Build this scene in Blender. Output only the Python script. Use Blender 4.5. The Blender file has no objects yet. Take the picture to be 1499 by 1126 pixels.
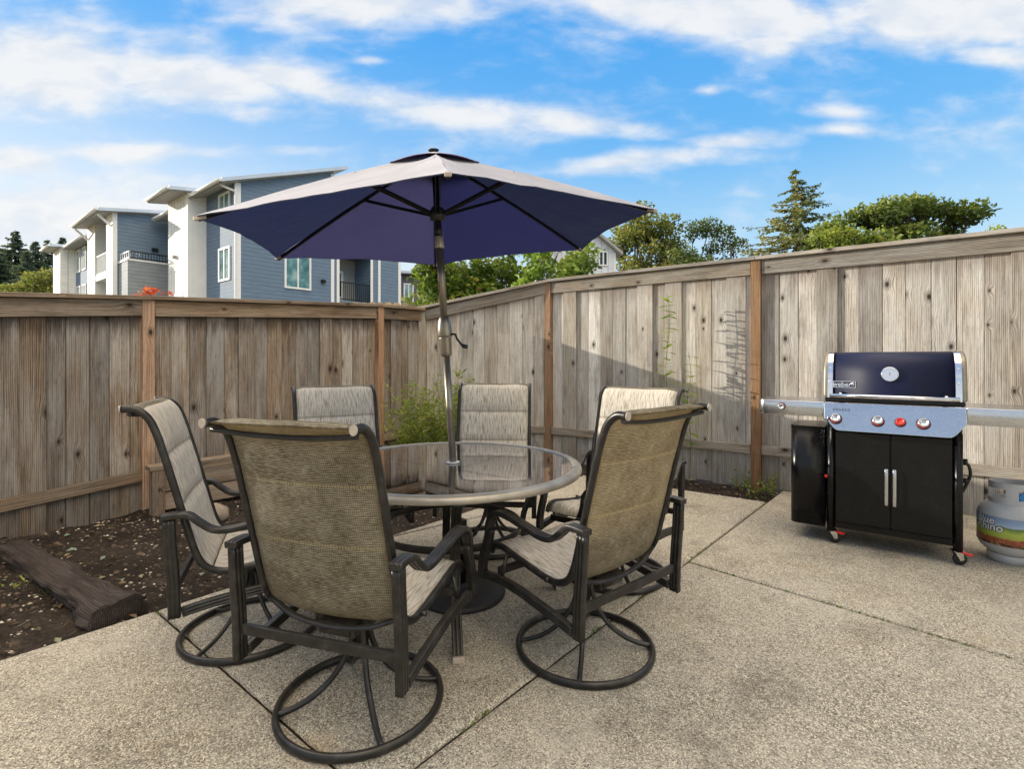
import bpy, bmesh, math, random
from mathutils import Vector, Matrix, noise as mnoise

RND = random.Random(11)
scene = bpy.context.scene
COL = scene.collection
PI = math.pi
def rad(a): return math.radians(a)
def V(*a): return Vector(a)
def lerp(a, b, t): return a + (b - a) * t

# ------------------------------------------------------------------ materials
class NT:
    def __init__(self, name):
        self.m = bpy.data.materials.new(name); self.m.use_nodes = True
        self.t = self.m.node_tree
        for n in list(self.t.nodes):
            self.t.nodes.remove(n)
        self.out = self.t.nodes.new('ShaderNodeOutputMaterial')
    def n(self, typ, ins=None, **kw):
        nd = self.t.nodes.new('ShaderNode' + typ)
        for k, v in kw.items(): setattr(nd, k, v)
        for k, v in (ins or {}).items(): self.set(nd, k, v)
        return nd
    def set(self, nd, k, v):
        s = nd.inputs[k]
        if hasattr(v, 'is_output'): self.t.links.new(v, s)
        elif hasattr(v, 'outputs'): self.t.links.new(v.outputs[0], s)
        else:
            if s.type == 'RGBA' and len(v) == 3: v = (*v, 1)
            s.default_value = v
    def math(self, op, a, b=0.0, c=0.0, clamp=False):
        nd = self.t.nodes.new('ShaderNodeMath'); nd.operation = op; nd.use_clamp = clamp
        self.set(nd, 0, a); self.set(nd, 1, b); self.set(nd, 2, c); return nd.outputs[0]
    def vmul(self, a, v):
        nd = self.t.nodes.new('ShaderNodeVectorMath'); nd.operation = 'MULTIPLY'
        self.set(nd, 0, a); self.set(nd, 1, v); return nd.outputs[0]
    def vadd(self, a, b):
        nd = self.t.nodes.new('ShaderNodeVectorMath'); nd.operation = 'ADD'
        self.set(nd, 0, a); self.set(nd, 1, b); return nd.outputs[0]
    def mix(self, f, a, b, blend='MIX'):
        nd = self.t.nodes.new('ShaderNodeMix'); nd.data_type = 'RGBA'; nd.blend_type = blend
        self.set(nd, 0, f); self.set(nd, 6, a); self.set(nd, 7, b); return nd.outputs[2]
    def ramp(self, f, stops, interp='LINEAR'):
        nd = self.t.nodes.new('ShaderNodeValToRGB'); nd.color_ramp.interpolation = interp
        e = nd.color_ramp.elements
        while len(e) > 1: e.remove(e[-1])
        e[0].position = stops[0][0]; c = stops[0][1]; e[0].color = (*c, 1) if len(c) == 3 else c
        for p, c in stops[1:]:
            x = e.new(p); x.color = (*c, 1) if len(c) == 3 else c
        self.set(nd, 0, f); return nd.outputs[0]
    def sstep(self, x, a, b):
        nd = self.t.nodes.new('ShaderNodeMapRange'); nd.interpolation_type = 'SMOOTHSTEP'
        self.set(nd, 0, x); self.set(nd, 1, a); self.set(nd, 2, b); self.set(nd, 3, 0.0); self.set(nd, 4, 1.0)
        return nd.outputs[0]
    def noise(self, vec, scale, detail=4, rough=.55, dist=0, out=0):
        nd = self.n('TexNoise', {'Vector': vec, 'Scale': scale, 'Detail': detail, 'Roughness': rough, 'Distortion': dist})
        return nd.outputs[out]
    def attr(self, name, out):
        return self.n('Attribute', attribute_name=name).outputs[out]
    def bump(self, h, strength=.3, dist=.01):
        return self.n('Bump', {'Height': h, 'Strength': strength, 'Distance': dist}).outputs[0]
    def bsdf(self, color, rough=.6, metal=0.0, normal=None, **extra):
        b = self.n('BsdfPrincipled', {'Base Color': color, 'Roughness': rough, 'Metallic': metal})
        if normal is not None: self.set(b, 'Normal', normal)
        for k, v in extra.items(): self.set(b, k.replace('_', ' '), v)
        return b.outputs[0]
    def done(self, sh):
        self.t.links.new(sh, self.out.inputs[0]); return self.m

def plain(name, color, rough=.5, metal=0.0, var=.12, scale=30, **extra):
    t = NT(name)
    co = t.n('TexCoord').outputs['Object']
    n1 = t.noise(co, scale, 5, .6)
    n2 = t.noise(co, scale * .13, 3)
    f = t.math('ADD', t.math('MULTIPLY', n1, .6), t.math('MULTIPLY', n2, .4))
    d = tuple(c * (1 - var * 1.6) for c in color); l = tuple(min(1, c * (1 + var * 1.6)) for c in color)
    c = t.ramp(f, [(.3, d), (.7, l)])
    r = t.math('ADD', rough - .06, t.math('MULTIPLY', n1, .12))
    return t.done(t.bsdf(c, r, metal, **extra))

def wood(name, dark, mid, light, gray, grayamt=.5, topdark=.7, bottomdark=.0, knots=True, stain=(.028, .014, .007)):
    t = NT(name)
    g = t.attr('gco', 'Vector'); r = t.attr('rnd', 'Fac')
    seed = t.n('CombineXYZ', {0: t.math('MULTIPLY', r, 31.7), 1: t.math('MULTIPLY', r, 17.3), 2: t.math('MULTIPLY', r, 53.1)}).outputs[0]
    p = t.vadd(g, seed)
    sep = t.n('SeparateXYZ', {0: p}); gs = t.n('SeparateXYZ', {0: g})
    # 2D knot field
    k2 = t.n('CombineXYZ', {0: t.math('MULTIPLY', sep.outputs[0], 6.5), 1: t.math('MULTIPLY', sep.outputs[2], 3.6), 2: 0.0}).outputs[0]
    vo = t.n('TexVoronoi', {'Vector': k2, 'Scale': 1.0, 'Randomness': 1.0}, voronoi_dimensions='2D')
    kd = vo.outputs['Distance']
    vc = t.n('SeparateColor', {0: vo.outputs['Color']})
    keep = t.math('GREATER_THAN', vc.outputs[0], .82 if knots else 2.0)
    ksz = t.math('ADD', .55, vc.outputs[1])
    kd = t.math('DIVIDE', kd, ksz)
    near = t.math('MULTIPLY', t.math('SUBTRACT', 1.0, t.sstep(kd, .03, .36)), keep)
    # grain, bent round the knots
    wob = t.noise(t.vmul(p, (4, 4, 1.5)), 1.0, 2)
    bend = t.math('ADD', t.math('MULTIPLY', wob, .022), t.math('MULTIPLY', near, .022))
    px = t.math('ADD', sep.outputs[0], bend)
    q = t.n('CombineXYZ', {0: px, 1: sep.outputs[1], 2: sep.outputs[2]}).outputs[0]
    grain = t.noise(t.vmul(q, (85, 85, 2.6)), 1.0, 7, .62)
    fine = t.noise(t.vmul(q, (330, 330, 7)), 1.0, 3, .6)
    wav = t.n('TexWave', {'Vector': t.vmul(q, (1, 1, .035)), 'Scale': 26.0, 'Distortion': 2.6, 'Detail': 3.0, 'Detail Scale': 1.2}, wave_type='BANDS', bands_direction='X').outputs['Fac']
    big = t.noise(t.vmul(p, (7, 7, 1.6)), 1.0, 4, .6)
    f = t.math('ADD', t.math('MULTIPLY', grain, .62), t.math('ADD', t.math('MULTIPLY', fine, .2), t.math('MULTIPLY', wav, .18)))
    col = t.ramp(f, [(.34, dark), (.5, mid), (.67, light)])
    gcol = t.ramp(f, [(.33, tuple(c * .6 for c in gray)), (.52, gray), (.7, tuple(min(1, c * 1.3) for c in gray))])
    ga = t.math('ADD', t.math('MULTIPLY', t.sstep(big, .35, .65), .7), t.math('MULTIPLY', t.math('SUBTRACT', r, .5), .7))
    ga = t.math('MULTIPLY', ga, grayamt * 1.6, clamp=True)
    col = t.mix(ga, col, gcol)
    val = t.math('ADD', .66, t.math('MULTIPLY', t.math('FRACT', t.math('MULTIPLY', r, 7.31)), .62))
    hv = t.n('HueSaturation', {'Color': col, 'Value': val, 'Saturation': t.math('ADD', .85, t.math('MULTIPLY', t.math('FRACT', t.math('MULTIPLY', r, 3.77)), .3))})
    col = hv.outputs[0]
    blot = t.noise(t.vadd(t.vmul(p, (6.5, 6.5, 1.9)), (3.1, 0, 0)), 1.0, 5, .6)
    col = t.mix(t.math('MULTIPLY', t.sstep(blot, .5, .70), .55), col, t.mix(.72, col, tuple(k * .55 for k in dark)))
    dash = t.sstep(t.noise(t.vmul(p, (210, 210, 16)), 1.0, 2, .5), .56, .70)
    col = t.mix(t.math('MULTIPLY', dash, .42), col, tuple(k * .8 for k in dark))
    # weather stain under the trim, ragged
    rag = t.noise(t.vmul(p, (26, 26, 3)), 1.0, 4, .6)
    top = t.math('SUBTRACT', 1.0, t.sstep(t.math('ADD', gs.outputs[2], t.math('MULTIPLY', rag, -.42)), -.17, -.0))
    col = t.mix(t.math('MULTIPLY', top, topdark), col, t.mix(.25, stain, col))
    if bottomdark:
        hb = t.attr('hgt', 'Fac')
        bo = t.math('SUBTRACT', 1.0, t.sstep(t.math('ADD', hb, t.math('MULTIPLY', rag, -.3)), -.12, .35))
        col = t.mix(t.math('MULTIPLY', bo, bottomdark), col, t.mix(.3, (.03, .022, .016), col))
    # streaks
    st = t.sstep(t.noise(t.vmul(p, (22, 22, .8)), 1.0, 5, .7), .56, .74)
    col = t.mix(t.math('MULTIPLY', st, .45), col, tuple(c * .6 for c in dark))
    # knots
    core = t.math('MULTIPLY', t.math('SUBTRACT', 1.0, t.sstep(kd, .035, .085)), keep)
    ring = t.math('MULTIPLY', t.math('MULTIPLY', t.math('SUBTRACT', 1.0, t.sstep(kd, .07, .2)), keep), .55)
    col = t.mix(ring, col, tuple(c * .7 for c in dark))
    col = t.mix(t.math('MULTIPLY', core, .9), col, (.018, .012, .008))
    h = t.math('ADD', t.math('MULTIPLY', grain, .7), t.math('MULTIPLY', fine, .4))
    return t.done(t.bsdf(col, .82, 0, t.bump(h, .5, .004), Specular_IOR_Level=.25))

M = {}
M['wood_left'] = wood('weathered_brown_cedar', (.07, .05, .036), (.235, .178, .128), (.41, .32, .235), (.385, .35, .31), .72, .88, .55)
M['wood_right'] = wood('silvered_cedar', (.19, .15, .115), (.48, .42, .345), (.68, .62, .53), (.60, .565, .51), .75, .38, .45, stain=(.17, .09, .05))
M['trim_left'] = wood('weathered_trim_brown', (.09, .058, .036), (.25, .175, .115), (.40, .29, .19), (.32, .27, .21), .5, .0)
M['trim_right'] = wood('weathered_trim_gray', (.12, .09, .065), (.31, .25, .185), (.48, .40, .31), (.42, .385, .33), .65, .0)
M['cap'] = wood('pale_cap_board', (.15, .115, .085), (.32, .26, .2), (.45, .38, .3), (.42, .39, .34), .6, .0)
M['post'] = wood('orange_treated_post', (.16, .085, .042), (.34, .19, .10), (.48, .30, .18), (.36, .26, .17), .4, .0)
M['picket'] = wood('pale_new_picket', (.35, .24, .13), (.55, .42, .25), (.68, .55, .36), (.55, .45, .32), .3, .0, knots=False)
M['tie'] = wood('old_dark_tie', (.012, .009, .008), (.045, .033, .028), (.10, .078, .068), (.09, .075, .07), .4, .0)

def concrete():
    t = NT('aged_exposed_concrete')
    co = t.n('TexCoord').outputs['Object']
    big = t.noise(co, .9, 6, .6); mid = t.noise(co, 4.5, 6, .65); mid2 = t.noise(t.vadd(co, (7, 3, 0)), 1.7, 5, .65)
    fine = t.noise(co, 140, 4, .75)
    base = t.ramp(t.math('ADD', t.math('MULTIPLY', big, .5), t.math('MULTIPLY', mid, .5)), [(.3, (.21, .19, .15)), (.48, (.38, .352, .294)), (.7, (.53, .497, .425))])
    warm = t.mix(t.math('MULTIPLY', t.sstep(mid2, .5, .72), .35), base, (.33, .25, .15))
    v = t.n('TexVoronoi', {'Vector': co, 'Scale': 240.0}); vs = t.n('SeparateColor', {0: v.outputs['Color']})
    v2 = t.n('TexVoronoi', {'Vector': co, 'Scale': 150.0}); vs2 = t.n('SeparateColor', {0: v2.outputs['Color']})
    dens = t.math('ADD', .55, t.math('MULTIPLY', t.noise(t.vadd(co, (2, 8, 0)), 3.0, 5, .65), .9))
    c = t.mix(t.math('MULTIPLY', t.math('MULTIPLY', t.sstep(vs.outputs[0], .55, .88), .9), dens), warm, (.07, .06, .048))
    c = t.mix(t.math('MULTIPLY', t.math('MULTIPLY', t.sstep(vs.outputs[1], .64, .9), .85), dens), c, (.86, .80, .64))
    c = t.mix(t.math('MULTIPLY', t.math('MULTIPLY', t.sstep(vs2.outputs[0], .84, .96), .4), dens), c, (.06, .052, .044))
    c = t.mix(t.math('MULTIPLY', t.math('MULTIPLY', t.sstep(vs2.outputs[2], .88, .97), .4), dens), c, (.64, .58, .47))
    c = t.mix(.4, c, t.mix(.5, t.ramp(fine, [(.32, (.08, .066, .05)), (.5, (.30, .26, .20)), (.68, (.62, .56, .46))]), c))
    dark = t.sstep(t.noise(t.vadd(co, (3, 9, 1)), 1.9, 8, .72), .50, .72)
    c = t.mix(t.math('MULTIPLY', dark, .72), c, t.mix(.62, c, (.04, .033, .026)))
    pale = t.sstep(t.noise(t.vadd(co, (13, 4, 1)), 1.4, 7, .7), .50, .74)
    c = t.mix(t.math('MULTIPLY', pale, .42), c, (.60, .56, .48))
    rust = t.sstep(t.noise(t.vadd(co, (23, 14, 1)), 2.6, 6, .7), .58, .74)
    c = t.mix(t.math('MULTIPLY', rust, .3), c, (.36, .24, .11))
    h = t.math('ADD', t.math('MULTIPLY', fine, .5), t.math('MULTIPLY', vs.outputs[0], .5))
    return t.done(t.bsdf(c, .9, 0, t.bump(h, .5, .003), Specular_IOR_Level=.25))
M['concrete'] = concrete()

def soil():
    t = NT('dark_garden_soil')
    co = t.n('TexCoord').outputs['Object']
    a = t.noise(co, 3, 6, .65); b = t.noise(co, 45, 6, .75)
    c = t.ramp(t.math('ADD', t.math('MULTIPLY', a, .45), t.math('MULTIPLY', b, .55)), [(.3, (.010, .008, .0065)), (.5, (.036, .028, .022)), (.66, (.095, .075, .058)), (.78, (.26, .22, .175))])
    return t.done(t.bsdf(c, .95, 0, t.bump(b, .9, .02), Specular_IOR_Level=.15))
M['soil'] = soil()
M['grass_ground'] = plain('dry_ground', (.14, .12, .06), .9, 0, .3, 2)

def metal_frame():
    t = NT('dark_bronze_powdercoat')
    co = t.n('TexCoord').outputs['Object']
    n = t.noise(co, 18, 5, .6); n2 = t.noise(co, 240, 3, .6)
    c = t.ramp(n, [(.3, (.02, .019, .018)), (.55, (.035, .033, .031)), (.78, (.08, .074, .066))])
    geo = t.n('NewGeometry'); up = t.n('SeparateXYZ', {0: geo.outputs['Normal']}).outputs[2]
    dust = t.math('MULTIPLY', t.sstep(up, .5, 1.0), t.math('ADD', .25, t.math('MULTIPLY', n, .5)))
    c = t.mix(t.math('MULTIPLY', dust, .38), c, (.2, .185, .165))
    r = t.math('ADD', .22, t.math('MULTIPLY', n, .22))
    return t.done(t.bsdf(c, r, .45, t.bump(n2, .12, .001)))
M['frame'] = metal_frame()
M['endcap'] = plain('pale_plastic_cap', (.42, .36, .3), .5, 0, .15)
M['dark_base'] = plain('textured_black_base', (.02, .019, .02), .55, .1, .25, 120)
M['rim'] = plain('brushed_bronze_rim', (.37, .34, .285), .38, .45, .18, 14)
M['pole'] = plain('bronze_pole_metal', (.26, .23, .185), .36, .8, .15, 20)
M['black_metal'] = plain('black_umbrella_metal', (.012, .012, .013), .35, .3, .2)
M['black_plastic'] = plain('black_plastic', (.014, .014, .015), .45, 0, .2)
M['steel'] = plain('brushed_stainless', (.58, .6, .63), .22, 1.0, .05, 60)
M['chrome'] = plain('bright_chrome', (.8, .8, .82), .08, 1.0, .03)
M['cast_alu'] = plain('cast_aluminium_end', (.30, .27, .2), .42, .7, .12, 30)
M['lid'] = plain('dark_blue_black_enamel', (.006, .009, .036), .48, 0, .15, 8, Specular_IOR_Level=.25)
M['cabinet'] = plain('black_cabinet_paint', (.006, .006, .0065), .26, 0, .25, 10, Specular_IOR_Level=.3)
M['red'] = plain('red_plastic', (.6, .03, .025), .35, 0, .1)
M['white_plastic'] = plain('white_plastic', (.75, .75, .74), .4, 0, .05)
M['rubber'] = plain('black_rubber', (.018, .018, .018), .7, 0, .2)
M['ink'] = plain('dark_lettering', (.02, .02, .025), .5, 0, .05)
M['ink_white'] = plain('white_lettering', (.82, .82, .8), .5, 0, .03)
M['tank'] = plain('grey_tank_paint', (.5, .5, .49), .4, 0, .1, 12)
M['blue_plastic'] = plain('blue_plastic', (.02, .22, .55), .4, 0, .1)
M['decal_blue'] = plain('navy_decal', (.02, .05, .25), .4, 0, .1)

def glass():
    t = NT('tinted_tabletop_glass')
    fr = t.n('Fresnel', {'IOR': 1.62}).outputs[0]
    k = t.math('ADD', .05, t.math('MULTIPLY', fr, 1.7), clamp=True)
    tr = t.n('BsdfTransparent', {'Color': (.36, .345, .33)}).outputs[0]
    co = t.n('TexCoord').outputs['Object']
    dn = t.noise(co, 9, 6, .7)
    gl = t.n('BsdfGlossy', {'Color': (.95, .95, 1.0), 'Roughness': .015}).outputs[0]
    df = t.n('BsdfDiffuse', {'Color': (.3, .3, .3)}).outputs[0]
    s1 = t.n('MixShader', {0: k, 1: tr, 2: gl}).outputs[0]
    s2 = t.n('MixShader', {0: t.math('MULTIPLY', t.sstep(dn, .45, .8), .07), 1: s1, 2: df}).outputs[0]
    return t.done(s2)
M['glass'] = glass()

def window_glass():
    t = NT('window_glass')
    co = t.n('TexCoord').outputs['Object']
    n = t.noise(co, 1.4, 4, .6)
    c = t.ramp(n, [(.35, (.02, .09, .10)), (.5, (.08, .22, .22)), (.62, (.28, .42, .42))])
    return t.done(t.bsdf(c, .06, 0, Specular_IOR_Level=.9))
M['win'] = window_glass()
M['win_dark'] = plain('dark_window_glass', (.015, .03, .035), .06, 0, .3, 1.5)

def sling(name, back):
    t = NT(name)
    g = t.attr('gco', 'Vector')
    if not back:
        a = t.noise(t.vmul(g, (165, 14, 0)), 1.0, 3, .6)
        b = t.noise(t.vmul(g, (90, 9, 0)), 1.0, 4, .6)
        f = t.math('ADD', t.math('MULTIPLY', a, .7), t.math('MULTIPLY', b, .3))
        c = t.ramp(f, [(.33, (.12, .095, .066)), (.42, (.50, .445, .36)), (.52, (.82, .77, .68)), (.68, (.90, .87, .81))])
        sy = t.n('SeparateXYZ', {0: g})
        for s0 in (.26, .47):
            d = t.math('ABSOLUTE', t.math('SUBTRACT', sy.outputs[1], s0))
            c = t.mix(t.math('MULTIPLY', t.math('SUBTRACT', 1.0, t.sstep(d, .002, .012)), .5), c, (.2, .155, .1))  # crease shade painted as dark lines along the pad seams
        tl = (.8, .66, .42)
    else:
        w = t.n('TexWave', {'Vector': t.vmul(g, (0, 1, 0)), 'Scale': 52.0, 'Distortion': 2.5, 'Detail': 1.0, 'Detail Scale': 30.0}, wave_type='BANDS', bands_direction='Y').outputs['Fac']
        w2 = t.n('TexWave', {'Vector': t.vmul(g, (1, .0, 0)), 'Scale': 47.0, 'Distortion': 2.5, 'Detail': 1.0, 'Detail Scale': 20.0}, wave_type='BANDS', bands_direction='X').outputs['Fac']
        a = t.noise(t.vmul(g, (38, 210, 0)), 1.0, 4, .7)
        b = t.noise(t.vmul(g, (7, 7, 0)), 1.0, 4, .6)
        f = t.math('ADD', t.math('MULTIPLY', w, .17), t.math('ADD', t.math('MULTIPLY', a, .5), t.math('ADD', t.math('MULTIPLY', w2, .07), t.math('MULTIPLY', b, .26))))
        c = t.ramp(f, [(.37, (.028, .025, .018)), (.5, (.175, .16, .118)), (.62, (.54, .505, .40))])
        # seams: pale stitches
        sy = t.n('SeparateXYZ', {0: g})
        m = None
        for s0 in (.26, .47):
            d = t.math('ABSOLUTE', t.math('SUBTRACT', sy.outputs[1], s0))
            q = t.math('SUBTRACT', 1.0, t.sstep(d, .003, .008))
            m = q if m is None else t.math('MAXIMUM', m, q)
        st = t.math('GREATER_THAN', t.math('FRACT', t.math('MULTIPLY', sy.outputs[0], 95.0)), .45)
        c = t.mix(t.math('MULTIPLY', t.math('MULTIPLY', m, st), .75), c, (.5, .42, .24))
        tl = (.72, .56, .30)
    pr = t.bsdf(c, .75, 0, t.bump(a, .6, .003), Specular_IOR_Level=.3)
    tr = t.n('BsdfTranslucent', {'Color': t.mix(.6, c, tl)}).outputs[0]
    return t.done(t.n('MixShader', {0: .42 if back else .27, 1: pr, 2: tr}).outputs[0])
M['sling_front'] = sling('taupe_streaked_sling', False)
M['sling_back'] = sling('olive_woven_sling_back', True)

def canopy(name, col, sheen, trans):
    t = NT(name)
    co = t.n('TexCoord').outputs['Object']
    a = t.noise(co, 260, 3, .6); b = t.noise(co, 5, 4, .6)
    d = tuple(c * .8 for c in col); l = tuple(min(1, c * 1.2) for c in col)
    c = t.ramp(t.math('ADD', t.math('MULTIPLY', a, .5), t.math('MULTIPLY', b, .5)), [(.35, d), (.65, l)])
    sp = t.sstep(t.n('TexVoronoi', {'Vector': co, 'Scale': 55.0}).outputs['Distance'], .05, .12)
    c = t.mix(t.math('MULTIPLY', t.math('SUBTRACT', 1.0, sp), .35), c, (.45, .42, .46))
    pr = t.bsdf(c, .8, 0, t.bump(t.math('ADD', t.math('MULTIPLY', a, .15), t.math('ADD', b, t.noise(t.vmul(co, (9, 9, 3)), 1.0, 3))), .55, .02), Sheen_Weight=sheen, Sheen_Roughness=.45)
    tr = t.n('BsdfTranslucent', {'Color': trans}).outputs[0]
    return t.done(t.n('MixShader', {0: .45, 1: pr, 2: tr}).outputs[0])
M['canopy_top'] = canopy('sheen_toned_canopy_top', (.72, .71, .77), .3, (.55, .5, .75))  # grazing sheen painted as a pale colour; the fabric itself is navy
M['canopy_under'] = canopy('navy_canopy_underside', (.010, .018, .046), .1, (.045, .075, .17))
M['canopy_under_lit'] = canopy('sunlit_tone_underside', (.055, .057, .105), .1, (.14, .15, .29))  # paler tone paints sunlight onto one panel of the same fabric
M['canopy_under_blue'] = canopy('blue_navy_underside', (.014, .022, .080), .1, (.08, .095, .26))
M['canopy_dark'] = canopy('navy_vent_cap', (.02, .022, .05), .1, (.05, .05, .1))

def leafmat(name, stops, trans=.35, tcol=(.3, .42, .06)):
    t = NT(name)
    r = t.attr('rnd', 'Fac')
    c = t.ramp(r, stops)
    pr = t.bsdf(c, .55, 0, Specular_IOR_Level=.35)
    tr = t.n('BsdfTranslucent', {'Color': t.mix(.45, c, tcol)}).outputs[0]
    return t.done(t.n('MixShader', {0: trans, 1: pr, 2: tr}).outputs[0])
M['leaf_weed'] = leafmat('weed_leaves', [(0, (.06, .11, .018)), (.45, (.19, .27, .04)), (.8, (.40, .44, .08)), (1, (.5, .42, .15))], .45)
M['leaf_vine'] = leafmat('vine_leaves', [(0, (.12, .21, .025)), (.6, (.3, .42, .06)), (1, (.46, .54, .12))], .45)
M['leaf_hedge'] = leafmat('hedge_leaves', [(0, (.03, .075, .012)), (.35, (.1, .18, .02)), (.7, (.3, .34, .045)), (.93, (.46, .42, .07)), (1, (.45, .22, .07))], .45)
M['leaf_oak'] = leafmat('oak_leaves', [(0, (.05, .065, .015)), (.35, (.17, .18, .035)), (.7, (.36, .34, .075)), (1, (.5, .42, .12))], .35)
M['leaf_green'] = leafmat('broadleaf_leaves', [(0, (.025, .045, .013)), (.45, (.09, .13, .028)), (.8, (.2, .24, .05)), (1, (.3, .3, .08))], .3)
M['leaf_broad'] = leafmat('round_tree_leaves', [(0, (.03, .055, .014)), (.4, (.11, .16, .03)), (.75, (.26, .31, .055)), (1, (.38, .36, .08))], .3)
M['leaf_yellow'] = leafmat('yellow_green_leaves', [(0, (.15, .22, .03)), (.6, (.36, .42, .07)), (.9, (.52, .44, .08)), (1, (.6, .26, .07))], .4)
M['leaf_conifer'] = leafmat('conifer_needles', [(0, (.04, .065, .03)), (.4, (.13, .17, .06)), (.7, (.32, .30, .09)), (1, (.48, .38, .12))], .25)
M['leaf_fir'] = leafmat('fir_needles', [(0, (.03, .06, .05)), (.6, (.08, .13, .09)), (1, (.2, .25, .15))], .2)
M['leaf_red'] = leafmat('red_leaves', [(0, (.5, .06, .03)), (.6, (.7, .14, .05)), (1, (.75, .35, .1))], .35, (.8, .2, .05))
M['leaf_dry'] = leafmat('dry_litter', [(0, (.05, .03, .018)), (.5, (.18, .11, .06)), (.8, (.3, .24, .14)), (1, (.2, .28, .2))], .1)
M['bark'] = plain('grey_brown_bark', (.07, .055, .04), .9, 0, .4, 6)
M['stem'] = plain('green_stem', (.12, .13, .04), .7, 0, .3, 30)
M['rock'] = plain('tan_rock', (.3, .24, .18), .85, 0, .3, 12)
def gravel():
    t = NT('pale_gravel'); r = t.attr('rnd', 'Fac')
    c = t.ramp(r, [(0, (.05, .034, .024)), (.45, (.13, .09, .06)), (.7, (.26, .2, .15)), (.9, (.5, .45, .38)), (1, (.62, .58, .52))])
    return t.done(t.bsdf(c, .9))
M['gravel'] = gravel()

def siding(name, col, pitch, vertical=False):
    t = NT(name)
    co = t.n('TexCoord').outputs['Object']
    s = t.n('SeparateXYZ', {0: co})
    x = t.math('ADD', s.outputs[0], s.outputs[1]) if vertical else s.outputs[2]
    fr = t.math('FRACT', t.math('DIVIDE', x, pitch))
    ln = t.math('SUBTRACT', 1.0, t.sstep(t.math('ABSOLUTE', t.math('SUBTRACT', fr, .5)), .03, .09))
    n = t.noise(t.vmul(co, (1, 1, 4)), 2.0, 4)
    c = t.ramp(n, [(.3, tuple(k * .88 for k in col)), (.7, tuple(min(1, k * 1.1) for k in col))])
    c = t.mix(t.math('MULTIPLY', ln, .55), c, tuple(k * .35 for k in col))
    return t.done(t.bsdf(c, .7, 0, t.bump(fr if not vertical else t.math('SUBTRACT', 1.0, ln), .6, .02)))
M['siding_blue'] = siding('blue_lap_siding', (.155, .225, .315), .18)
M['siding_grey'] = siding('grey_lap_siding', (.30, .335, .36), .18)
M['siding_purple'] = siding('purple_lap_siding', (.13, .11, .16), .18)
M['batten'] = siding('cream_board_and_batten', (.82, .81, .77), .4, True)
M['batten_white'] = siding('white_board_and_batten', (.72, .75, .8), .35, True)
M['white_trim'] = plain('white_trim_paint', (.82, .82, .8), .55, 0, .04, 3)
M['cream'] = plain('cream_panel', (.7, .67, .6), .65, 0, .05, 3)
M['roof_metal'] = plain('pale_metal_roof', (.55, .6, .66), .4, .3, .08, 2)
M['soffit'] = plain('grey_soffit', (.35, .35, .34), .7, 0, .08, 3)

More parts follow.
